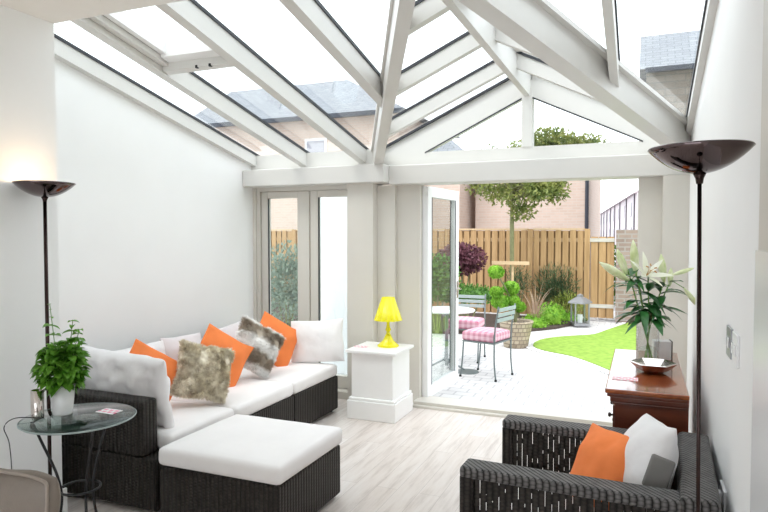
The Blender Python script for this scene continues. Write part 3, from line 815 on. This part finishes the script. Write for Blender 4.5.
tag(obj('paper_card', box(B(), -.055, .055, -.035, .035, 0, .003), 'pinkpaper', loc=(-2.46, 2.34, TZ+.0005)), 'pink and white printed card on the glass side table', 'card')
tag(obj('cable', tube(B(), curve([(-2.66,2.12,TZ+.005),(-2.76,2.06,TZ+.01),(-2.80,2.03,TZ-.03),(-2.78,2.04,.60),(-2.74,2.02,.45),(-2.70,1.98,.25),(-2.72,2.05,.006)], 8), .0025, 6), 'black', None, True), 'thin dark cable dangling over the left edge of the glass table', 'cable')
# potted basil
px_, py_ = -2.645, 2.225
t = thing('potted_basil', 'leafy basil plant in a white pot on the glass side table', 'potted plant', (px_, py_, TZ))
obj('pot', lathe(B(), [(0,0),(.044,0),(.046,.006),(.060,.150),(.056,.150),(.044,.02),(0,.02)], 40), 'pot', t, True)
obj('soil', lathe(B(), [(0,.13),(.054,.13),(.052,.125),(0,.125)], 24), 'soil', t)
sb = B(); lb = B(); random.seed(3)
for i in range(26):
    a = random.uniform(0, 2*PI); r0 = random.uniform(0,.035); r1 = random.uniform(.02,.095); hh = random.uniform(.24,.38)
    if i == 0: a, r1, hh = PI*.97, .085, .54
    if i == 1: a, r1, hh = .5, .055, .46
    if i == 2: a, r1, hh = .2, .10, .42
    P0 = Vector((r0*math.cos(a), r0*math.sin(a), .10)); P1 = Vector((r1*math.cos(a), r1*math.sin(a), hh))
    st = curve([P0, (P0+P1)*.5+Vector((0,0,.02)), P1], 5); tube(sb, st, .0018, 5)
    for k in range(2, len(st)):
        for s in range(2 if hh < .36 else 2):
            b = a + (k%2)*PI/2 + s*PI + random.uniform(-.4,.4)
            Lf = random.uniform(.034,.056)*(1.0 if k < len(st)-2 else .7)
            if i == 0 and k > len(st)-4: Lf *= .35
            leaf(lb, st[k], Vector((math.cos(b), math.sin(b), random.uniform(-.5,.35))), Vector((0,0,1)), Lf, Lf*.85, .25, .3, 4)
for i in range(230):
    v = rv().normalized(); p = Vector((v.x*.092, v.y*.092, .235+v.z*.105))
    Lf = random.uniform(.034,.056); leaf(lb, p, Vector((v.x, v.y, -.5+random.random()*1.1)), Vector((0,0,1)), Lf, Lf*.85, .25, .35, 4)
obj('stems', sb, 'stem', t); obj('leaves', lb, 'basil', t, True)
random.seed(11)
t = thing('photo_stand', 'small glossy silver metal cup standing beside the basil pot', 'cup', (-2.70, 2.13, TZ))
obj('cup', lathe(B(), [(0,0),(.027,0),(.029,.004),(.029,.135),(.026,.135),(.026,.006),(0,.006)], 28), 'silver', t, True)
t.name = 'metal_cup'

# leather chair, bottom left
t = thing('leather_chair', 'taupe leather chair back with pale piping at bottom left corner', 'chair', (-1.83, 1.28, .03), (0,0,math.radians(4)))
bp = cush(.46, .50, .09, pinch=-.02, crown=6)
o = obj('backrest', bp, 'leather', t, True); o.matrix_local = Matrix.Translation((0,.0,.60)) @ Matrix.Rotation(PI/2-.12, 4, 'X')
pp = [(-.225,-.22),(-.228,0),(-.225,.20),(-.19,.243),(0,.248),(.19,.243),(.225,.20),(.228,0),(.225,-.22)]
o = obj('piping', tube(B(), curve([(x, y, .028) for x, y in pp], 6), .005, 8), 'piping', t, True); o.matrix_local = Matrix.Translation((0,.0,.60)) @ Matrix.Rotation(PI/2-.12, 4, 'X')
o = obj('seat', cush(.48, .48, .11, pinch=-.02, crown=6), 'leather', t, True); o.location = (0, -.24, .43)
for x in (-.19, .19):
    for y in (-.42, -.03): obj('leg', tube(B(), [(x, y, -.03), (x*.96, y, .40)], [.014,.020], 10), 'black', t)

# ---------------------------------------------------------------- outside
GZ = -.05
struct('patio', bx(-14, 8, 5.66, 14.2, GZ-.1, GZ), 'paver')
struct('ground_beyond', bx(-90, 60, 14.2, 160, GZ-.2, GZ-.06), 'darksett')
# lawn
lw = [(-.21,12.3),(-.54,11.2),(-.72,10.62),(-1.0,10.35),(-1.25,10.1),(-1.42,9.8),(-1.48,9.42),(-1.42,9.1),(-1.23,8.86),(-.85,8.6),(-.55,8.21),(-.25,7.75),(.2,7.2),(.9,6.8),(5,6.7),(5,12.3)]
lwc = [tuple(p)[:2] for p in curve([(x, y, 0) for x, y in lw[:14]], 5)] + lw[14:]
def off(pts, d):
    out = []
    for i, p in enumerate(pts):
        a = Vector(pts[max(i-1,0)]); b = Vector(pts[min(i+1,len(pts)-1)]); t_ = (b-a).normalized(); n_ = Vector((t_.y, -t_.x))
        out.append((p[0]-n_.x*d*-1*-1, p[1]-n_.y*d*-1*-1))
    return out
o = obj('lawn', prism(B(), [(x, y, GZ) for x, y in lwc], (0,0,.03)), 'grass'); tag(o, 'bright green mown lawn with curved edge beside the patio', 'lawn', kind='stuff')
ed = B(); L1 = lwc[:-2]; 
def strip(bm, line, w0, w1, z0, z1):
    pr_ = None
    for i, p in enumerate(line):
        a = Vector(line[max(i-1,0)]); b = Vector(line[min(i+1,len(line)-1)]); t_ = (b-a).normalized(); n_ = Vector((-t_.y, t_.x))
        P = Vector(p); q = [bm.verts.new((*(P+n_*w0), z)) for z in (z0, z1)] + [bm.verts.new((*(P+n_*w1), z)) for z in (z1, z0)]
        if pr_:
            for k_ in range(4): bm.faces.new((pr_[k_], pr_[(k_+1)%4], q[(k_+1)%4], q[k_]))
        pr_ = q
strip(ed, L1, 0.0, -.12, GZ, GZ+.02); struct('lawn_edging', ed, 'kerb')
# planting bed soil
bed = [(-9,9.6),(-4.2,9.6),(-2.9,9.9),(-2.2,10.3),(-1.77,10.6),(-1.38,11.1),(-1.12,11.7),(-.96,12.3),(-.96,12.45),(-9,12.45)]
struct('planting_bed', prism(B(), [(x, y, GZ) for x, y in bed], (0,0,.04)), 'soil')
# grey sett bands across the path by the gate
for line in ([(-.95,13.35),(-.87,13.21),(-.48,13.15),(-.30,12.7),(-.26,12.11),(-.28,11.7),(-.34,11.25)], [(-.8,13.6),(-.71,13.44),(-.32,13.27),(-.15,12.9),(-.12,12.47),(-.1,12.0)]):
    sb_ = B(); strip(sb_, [tuple(p)[:2] for p in curve([(x, y*.94-.0, 0) for x, y in line], 4)], 0, .10, GZ, GZ+.006); struct('path_band', sb_, 'darksett')
tag(obj('drain_cover', lathe(B(), [(0,.012),(.13,.012),(.14,0),(0,0)], 32, c=(-1.92,7.24,GZ)), 'greymetal'), 'round grey drain cover in the patio under the bistro table', 'drain cover')

# fence panels, posts, gate
YF = 12.5
def fence_panel(x0, x1, lab, zt=1.68, nm='timber_fence', y=YF):
    t = thing(nm, lab, 'fence', (x0, y, GZ), group='timber fence panels')
    L = x1-x0; pitch = .135; n = int(L/pitch); pitch = L/n
    f = B(); b = B()
    for i in range(n):
        box(f, i*pitch+.012, (i+1)*pitch-.018, -.02, 0, .06, zt-GZ-.01+.006*math.sin(i*9))
        box(b, i*pitch-.04+pitch*.5, (i+1)*pitch-.05+pitch*.5 if i < n-1 else L, .045, .06, .06, zt-GZ-.02)
    obj('front_boards', f, 'fence', t); obj('back_boards', b, 'fence', t)
    for z in (.3, .95, 1.5): obj('rail', bx(0, L, 0, .045, z, z+.07), 'fencerail', t)
    obj('capping', bx(0, L, -.03, .07, zt-GZ, zt-GZ+.03), 'fencerail', t)
xs = [-9.2, -7.4, -5.6, -3.75, -2.05, -.98]
labs = ['timber fence panel at the far left behind the added white panel', 'timber fence panel seen through the left window sash', 'timber fence panel behind the open door leaf',
        'timber fence panel behind the purple maple and the round tree', 'timber fence panel left of the gate behind the wispy shrub']
for a, b, l in zip(xs, xs[1:], labs): fence_panel(a+.05, b-.05, l)
pl_ = ['left of all other posts', 'left of the added white panel', 'behind the open door leaf', 'left of the round tree', 'right of the round tree trunk', 'beside the gate']
for x, l in zip(xs, pl_):
    tag(obj('fence_post', bx(x-.05, x+.05, YF-.05, YF+.05, GZ, 1.70), 'fence'), 'square timber fence post ' + l, 'post', 'timber fence posts')
t = thing('garden_gate', 'timber board garden gate with pale rails at the end of the path', 'gate', (-.92, YF, GZ))
f = B()
for i in range(3): box(f, .01+i*.145, .135+i*.145, -.02, 0, .06, 1.60)
box(f, .0, .42, .02, .03, .06, 1.58)
obj('boards', f, 'fence', t)
for z in (.25, 1.50): obj('rail', bx(-.02, .44, -.04, -.02, z, z+.07), 'greywood', t)
obj('latch', bx(.36, .41, -.05, -.04, .95, 1.0), 'black', t)
struct('garden_brick_wall', bx(-.46, 5, YF-.12, YF+.12, GZ, 1.68), 'brick')
struct('white_reflection_panel', bx(-3.62, -3.17, 6.6, 6.9, GZ, 2.45), 'refl_frame_white')  # added stand-in panel for the white reflection in the window pane

# bistro furniture
def bistro_chair(loc, rz, lab, back='slat'):
    """faces local -X... front at -x, back at +x; width along y"""
    t = thing('bistro_chair', lab, 'chair', loc, (0,0,rz), group='bistro chairs')
    w, d = .215, .20
    for sy in (-1, 1):
        y = sy*w
        obj('leg', tube(B(), curve([(-d+.01, y, .42), (-d-.005, y, .2), (-d-.03, y, 0.012)], 4), .010, 8), 'greymetal', t, True)
        obj('leg', tube(B(), curve([(d, y, .42), (d, y, .2), (d+.02, y, .012)], 4), .010, 8), 'greymetal', t, True)
        obj('back_post', tube(B(), curve([(d, y, .42), (d+.01, y, .6), (d+.05, y, .84)], 4), .010, 8), 'greymetal', t, True)
        for xx in (-d-.03, d+.02): obj('foot_cap', lathe(B(), [(0,0),(.015,0),(.015,.02),(0,.03)], 12, c=(xx, y, 0)), 'black', t)
    for z in (.66, .72, .78):
        obj('slat', bx(d+.015+(z-.6)*.2, d+.025+(z-.6)*.2, -w, w, z, z+.042), 'slat', t, bevel=.003)
    fr = B(); tube(fr, [(-d,-w,.42),(-d,w,.42)], .009, 8); tube(fr, [(d,-w,.42),(d,w,.42)], .009, 8); tube(fr, [(-d,-w,.42),(d,-w,.42)], .009, 8); tube(fr, [(-d,w,.42),(d,w,.42)], .009, 8)
    for k in range(5): box(fr, -d+.03+k*.08, -d+.085+k*.08, -w, w, .418, .426)
    obj('seat_frame', fr, 'greymetal', t)
    obj('seat_cushion', slab(-.215, .195, -.22, .22, .428, .55, crown=.02), 'gingham', t, True, bevel=.025)
bistro_chair((-1.66, 7.14, GZ), math.radians(-14), 'green grey metal bistro chair with pink gingham cushion, beside the planter')
bistro_chair((-2.15, 8.0, GZ), math.radians(92), 'slatted metal bistro chair across the table, facing the house')
t = thing('bistro_table', 'round patio table with a reflected-sky white top between the two bistro chairs', 'table', (-2.22, 7.38, GZ))
obj('tabletop', lathe(B(), [(0,.705),(.34,.705),(.345,.715),(.34,.725),(0,.725)], 48), 'slat2' if 'slat2' in M else 'white', t, True)  # glass top, its sky reflection put in as white colour
obj('pole', tube(B(), [(0,0,.03),(0,0,.705)], .022, 12), 'greymetal', t)
for k in range(3):
    a = 2*PI*k/3-.35; obj('leg', tube(B(), curve([(0,0,.12),(.12*math.cos(a),.12*math.sin(a),.07),(.27*math.cos(a),.27*math.sin(a),.012)], 5), .012, 8), 'greymetal', t)
# planter with topiary
t = thing('planter', 'round woven stone planter on the patio holding the clipped topiary', 'planter', (-1.70, 9.15, GZ))
obj('pot', lathe(B(), [(0,0),(.17,0),(.20,.15),(.235,.34),(.25,.36),(.25,.385),(.215,.385),(.20,.33),(0,.33)], 36), 'stonepot', t, True)
obj('soil', lathe(B(), [(0,.345),(.205,.345),(.2,.331),(0,.331)], 24), 'soil', t)
t = thing('topiary', 'cloud pruned topiary with round leaf balls growing in the stone planter', 'topiary', (-1.70, 9.15, GZ+.34))
PB = Vector((-1.70, 9.15, GZ+.34))
balls = [((496,272), .118, 8.9), ((511,288), .125, 9.1), ((496.5,292), .098, 8.9), ((500,302), .13, 9.0), ((512,301), .12, 9.1), ((519,307), .10, 9.2)]
trk = B()
for c, r, d in balls:
    p = at(c[0], c[1], d)-PB
    tube(trk, curve([(0,0,-.02), (p.x*.3, p.y*.3, p.z*.5), tuple(p)], 5), .012, 7)
obj('trunk', trk, 'bark', t)
for c, r, d in balls:
    p = at(c[0], c[1], d)-PB; bm = B()
    bmesh.ops.create_icosphere(bm, subdivisions=2, radius=r*.82, matrix=Matrix.Translation(p)); clump(bm, p, (r,r,r*.8), 700, .035, .02, .85)
    obj('foliage_ball', bm, 'leafbright', t)
def shrub(name, lab, cat, c, rad, n, L, W, m, group=None, core=True, up=.3, shell=.5, stem=True):
    c = Vector(c); t = thing(name, lab, cat, (c.x, c.y, GZ+.03), group=group)
    bm = B(); cc = Vector((0,0,c.z-GZ-.03))
    if core:
        bmesh.ops.create_icosphere(bm, subdivisions=2, radius=1, matrix=Matrix.Translation(cc) @ Matrix.Diagonal((rad[0]*.7, rad[1]*.7, rad[2]*.7, 1)))
    clump(bm, cc, rad, n, L, W, shell, up)
    obj('foliage', bm, m, t)
    if stem:
        sm = B()
        for k in range(4):
            a = k*1.7; tube(sm, [(.02*math.cos(a), .02*math.sin(a), 0), (rad[0]*.4*math.cos(a), rad[1]*.4*math.sin(a), cc.z)], .012, 6)
        obj('stems', sm, 'bark', t)
    return t
def P(x, y, d): return at(x, y, d)
bg = 'clipped box balls in the border'
shrub('box_ball', 'small clipped box ball at the left end of the border edge', 'shrub', P(534,324,10.9), (.26,.26,.18), 900, .05, .03, 'leafbright', bg)
shrub('box_ball', 'larger box mound between two small box balls', 'shrub', P(550,317,11.3), (.32,.32,.28), 1200, .05, .03, 'leafbright', bg)
shrub('box_ball', 'small clipped box ball next to the lantern', 'shrub', P(569,321,11.7), (.24,.22,.17), 900, .05, .03, 'leafbright', bg)
shrub('feathery_shrub', 'yellow green feathery shrub left of the lantern', 'shrub', P(566,306,12.0), (.32,.25,.30), 1400, .10, .012, 'leafyel', core=False, up=.8)
shrub('grey_shrub', 'loose grey green shrub against the fence behind the box balls', 'shrub', P(556,290,12.1), (.50,.22,.55), 2600, .09, .016, 'leafdark', core=False, up=.6, shell=.2)
shrub('wispy_shrub', 'thin grey green shrub in front of the fence right of the tree trunk', 'shrub', P(518,282,12.1), (.30,.2,.40), 900, .07, .016, 'leafdark', core=False, up=.6, shell=.2)
shrub('climbing_shrub', 'airy yellow green twigs spreading up the fence', 'shrub', P(558,268,12.25), (.55,.10,.55), 420, .06, .02, 'leafyel', core=False, up=.5, shell=.1)
shrub('purple_maple', 'purple leaved maple behind the open door leaf', 'shrub', P(461,259,11.0), (.46,.4,.30), 3200, .08, .045, 'maple', core=False, shell=.3, up=-.1)
shrub('low_hedge', 'low bright green hedge behind the slatted chair', 'hedge', P(466,294,10.3), (.65,.3,.17), 2000, .06, .035, 'leafmid')
shrub('leafy_bush', 'green bush seen through the open door glass', 'shrub', P(437,278,10.2), (.40,.3,.42), 2000, .08, .045, 'leafmid', core=False, shell=.3)
shrub('window_bush', 'tall grey green bush seen through the left window sash', 'shrub', P(287,282,9.0), (.40,.4,.62), 2600, .07, .035, 'leafgrey', core=False, shell=.3)
shrub('wall_bush', 'green leafy plant by the brick wall behind the lilies', 'shrub', P(622,275,12.15), (.25,.12,.75), 1300, .09, .05, 'leafmid', core=False, shell=.2)
# strap leaved plant
t = thing('strap_plant', 'bronze strap leaved plant behind the stone planter', 'plant', tuple(Vector((P(535,318,10.9).x, P(535,318,10.9).y, GZ+.03))))
bm = B()
for i in range(26):
    a = random.uniform(0, 2*PI); ln = random.uniform(.35,.95); sp = random.uniform(.1,.5)
    prev = None; s = Vector((-math.sin(a), math.cos(a), 0))*.012
    for k in range(7):
        u = k/6; p = Vector((math.cos(a)*sp*u*u+.03*math.cos(a), math.sin(a)*sp*u*u, ln*u*(1-.28*u*u*(sp*2))))
        w_ = (1-u)**.6+.05; cur = [bm.verts.new(p-s*w_), bm.verts.new(p+s*w_)]
        if prev: bm.faces.new((prev[0], prev[1], cur[1], cur[0]))
        prev = cur
obj('leaves', bm, 'strap', t)
# tree
tc = P(513, 181, 11.3); tb = Vector((tc.x-.02, tc.y, GZ+.03))
t = thing('tree', 'round headed garden tree with slim trunk in front of the fence', 'tree', tuple(tb))
cz = tc.z-tb.z-.04
tr = B(); tube(tr, curve([(0,0,0),(.01,0,1.0),(0,.01,cz-.5),(.0,0,cz+.1)], 5), [.04]*10+[.03]*5+[.018], 9)
random.seed(5)
ends = []
for k in range(22):
    v = rv().normalized(); v.z = abs(v.z)*1.0-.25
    e_ = Vector((v.x*.80, v.y*.75, cz+v.z*.72)); b0 = Vector((0,0,cz-.45+random.uniform(0,.45)))
    tube(tr, curve([b0, (b0+e_)*.5+Vector((0,0,.06)), e_], 4), [.016]*4+[.010]*4+[.004], 6); ends.append(e_)
obj('trunk', tr, 'bark', t, True)
cr = B()
for e_ in ends: clump(cr, e_, (.27,.27,.22), 260, .085, .04, .2, 0)
for _ in range(26):
    v = rv().normalized(); p = Vector((v.x*.62, v.y*.6, cz+.02+v.z*.55)); clump(cr, p, (.28,.28,.24), 210, .085, .04, .2, 0)
obj('crown', cr, 'leaftree', t)
t = thing('tree', 'second leafy tree top seen in the gable window right of centre post', 'tree', (1.0, 19.5, GZ))
t.location = (P(568,140,25.5).x, P(568,140,25.5).y, GZ); t.scale = (1.4,1.4,1.30)
tr = B(); tube(tr, [(0,0,0),(0,0,3.6)], [.1,.05], 8); obj('trunk', tr, 'bark', t)
cr = B(); clump(cr, (-.5,0,4.05), (.9,.6,.62), 2600, .15, .08, .1); clump(cr, (.45,0,3.9), (.8,.5,.5), 1600, .15, .08, .1); obj('crown', cr, 'leaftree', t)
# tree stake rail
t = thing('tree_support', 'pale wooden cross rail on a stake beside the round tree trunk', 'stake', (P(511,263,11.1).x, P(511,263,11.1).y, GZ))
zz = P(511,263,11.1).z-GZ
obj('crossbar', bx(-.34, .32, -.03, .03, zz-.03, zz+.03), 'fencerail', t)
for x in (.02,): obj('stake', tube(B(), [(x, .05, 0), (x, .05, zz+.02)], .022, 8), 'fencerail', t)
# lantern
lp = Vector((-1.02, 11.6, 0))
t = thing('garden_lantern', 'grey metal garden lantern with pitched cap on the path edge', 'lantern', (lp.x, lp.y, GZ+.02), (0,0,.4))
obj('base', bx(-.14,.14,-.14,.14,0,.05), 'lantern', t, bevel=.004)
for sx in (-1,1):
    for sy in (-1,1): obj('post', bx(sx*.12-.012, sx*.12+.012, sy*.12-.012, sy*.12+.012, .05, .40), 'lantern', t)
obj('panes', bx(-.11,.11,-.11,.11,.05,.40), 'doorglass', t)
obj('candle', lathe(B(), [(0,.05),(.045,.05),(.045,.2),(0,.2)], 16), 'pot', t)
obj('cap', lathe(B(), [(0,.40),(.225,.40),(.215,.425),(.09,.50),(.06,.51),(.055,.545),(0,.57)], 4), 'lantern', t)
# house buildings
def bldg_obj(name, lab, loc=(0,0,0)): return thing(name, lab, 'building', loc)
t = bldg_obj('brick_house', 'pale peach brick house standing directly behind the fence', (-4.2, 19, GZ))
hx0, hx1 = -5.6, P(591,200,18.8).x+.0
hx1 = -1.33-.05
obj('wall', bx(-4.55+4.2, hx1+4.2, -1.0, 4.0, 0, 3.66-GZ), 'peach', t)
obj('drainpipe', tube(B(), [(hx1+4.2-.05, -1.08, 0), (hx1+4.2-.05, -1.08, 3.66)], .05, 8), 'dark', t)
obj('eaves', bx(-4.55+4.2, -4.15+4.2, -1.25, -.9, 2.95, 3.15), 'dark', t)
# slate roofed houses, left
t = bldg_obj('slate_house', 'large slate roofed brick house seen through the left roof glass', (-10.5, 16, GZ))
def PX(x, y, Y):
    d = FW + RT*((x-384)/F) + UP*((256-y)/F); k_ = Y/d.y; return Vector((0,0,ZC)) + d*k_
def loc_(p, t): return tuple(Vector(p)-t.location)
A = PX(341, 76, 18); 
ez = 5.0
obj('wall', bx(PX(226, 84, 18).x+10.5, -6.2+10.5, 0, 5, 0, ez), 'peach', t)
rb = B(); xl = PX(222, 84, 18).x+10.5; xr = A.x+10.5; zr = A.z-GZ
v = [rb.verts.new(p) for p in ((xl,-.3,ez),(4.6,-.3,ez),(4.6,5.3,ez),(xl,5.3,ez),(xl,2.5,zr),(xr,2.5,zr))]
for f_ in ((0,1,5,4),(1,2,5),(2,3,4,5),(0,4,3),(0,3,2,1)): rb.faces.new([v[i] for i in f_])
obj('roof', rb, 'slate', t)
obj('gutter', bx(PX(222, 84, 18).x+10.5, 4.6, -.4, -.3, ez-.12, ez), 'dark', t)
for x in (-3.4, -1.6, 1.4):
    wn = obj('window', bx(x, x+.7, -.03, .02, 3.3, 4.4), 'refl_frame_white', t); obj('pane', bx(x+.07, x+.63, -.05, -.03, 3.37, 4.33), 'terracewin', wn)
t = bldg_obj('low_slate_house', 'lower slate roofed building left of the gable window view', (-5.0, 17.0, GZ))
obj('wall', bx(-.8, .25, 0, 2.0, 0, 3.75), 'peach', t)
rb = B(); v = [rb.verts.new(p) for p in ((-.85,-.2,3.75),(.4,-.2,3.75),(.4,2.2,3.75),(-.85,2.2,3.75),(-.85,1.0,4.75),(-.65,1.0,4.75))]
for f_ in ((0,1,5,4),(1,2,5),(2,3,4,5),(0,4,3),(0,3,2,1)): rb.faces.new([v[i] for i in f_])
obj('roof', rb, 'slate', t)
# right slate building
t = bldg_obj('stone_building', 'buff stone building with slate roof seen through right roof glass', (0, 15, GZ))
TL = PX(638, 37, 16.5); EV = PX(642, 72, 15)
obj('wall', bx(.02, 5, 0, 4, 0, EV.z-GZ), 'stonebrick', t)
rb = B(); zz1 = EV.z-GZ; zz2 = TL.z-GZ
prism(rb, [(-.12,-.25,zz1),(-.12,1.5,zz2),(-.12,4.2,zz2),(-.12,4.2,zz1)], (5.2,0,0)); obj('roof', rb, 'slate', t)
obj('gutter', bx(0, 5.1, -.36, -.25, zz1-.1, zz1), 'dark', t)
# terrace row in the distance
t = bldg_obj('terrace_row', 'distant pale terraced row receding beyond the brick wall', (0, 56, GZ))
p1 = Vector((-.5, 56, 0)); p2 = Vector((-7.9, 124.5, 0)); dv = (p2-p1); nv = Vector((dv.y, -dv.x, 0)).normalized()*-1
if nv.x < 0: nv = -nv
o0 = Vector((0,56,GZ)); hh = 5.0
obj('wall', prism(B(), [p1-o0, p2-o0, p2+nv*8-o0, p1+nv*8-o0], (0,0,hh)), 'terrace', t)
rb = B(); z_ = Vector((0,0,hh+GZ*0))
prism(rb, [p1-o0+z_-nv*.3, p1-o0+nv*8+z_, p1-o0+nv*4+z_+Vector((0,0,2.6))], dv); obj('roof', rb, 'terracer', t)
nW = 9
for k in range(nW):
    a = p1+dv*(k+.2)/nW; s = dv.normalized()
    obj('downpipe', prism(B(), [a-o0-nv*.12, a-o0-nv*.12+s*.22, a-o0+s*.22], (0,0,hh)), 'terracewin', t)
    for z in (1.0, 3.2):
        b_ = a+s*2.6; obj('window', prism(B(), [b_-o0-nv*.06, b_-o0-nv*.06+s*1.6, b_-o0+s*1.6, b_-o0], (0,0,1.3)).copy() if False else prism(B(), [(b_-o0-nv*.06)+Vector((0,0,z)), (b_-o0-nv*.06+s*1.6)+Vector((0,0,z)), (b_-o0+s*1.6)+Vector((0,0,z)), (b_-o0)+Vector((0,0,z))], (0,0,1.2)), 'terracewin', t)
for k in (0, 1, 2):
    a = p1+dv*(k*.12+.02)+nv*4-o0; obj('chimney', bx(a.x-.7, a.x+.7, a.y-.5, a.y+.5, hh+1.5, hh+4.2), 'redbrick', t)

# ---------------------------------------------------------------- daylight
w = bpy.data.worlds.new('overcast_sky'); S.world = w; w.use_nodes = True
nt = w.node_tree; bg_ = nt.nodes['Background']; bg_.inputs[0].default_value = (.90, .95, 1, 1); bg_.inputs[1].default_value = 2.1
sn = bpy.data.lights.new('sun', 'SUN'); sn.energy = 1.0; sn.angle = math.radians(25); sn.color = (1, .97, .92)
so = bpy.data.objects.new('sun', sn); C.objects.link(so); so.rotation_euler = (math.radians(28), math.radians(-14), 0)
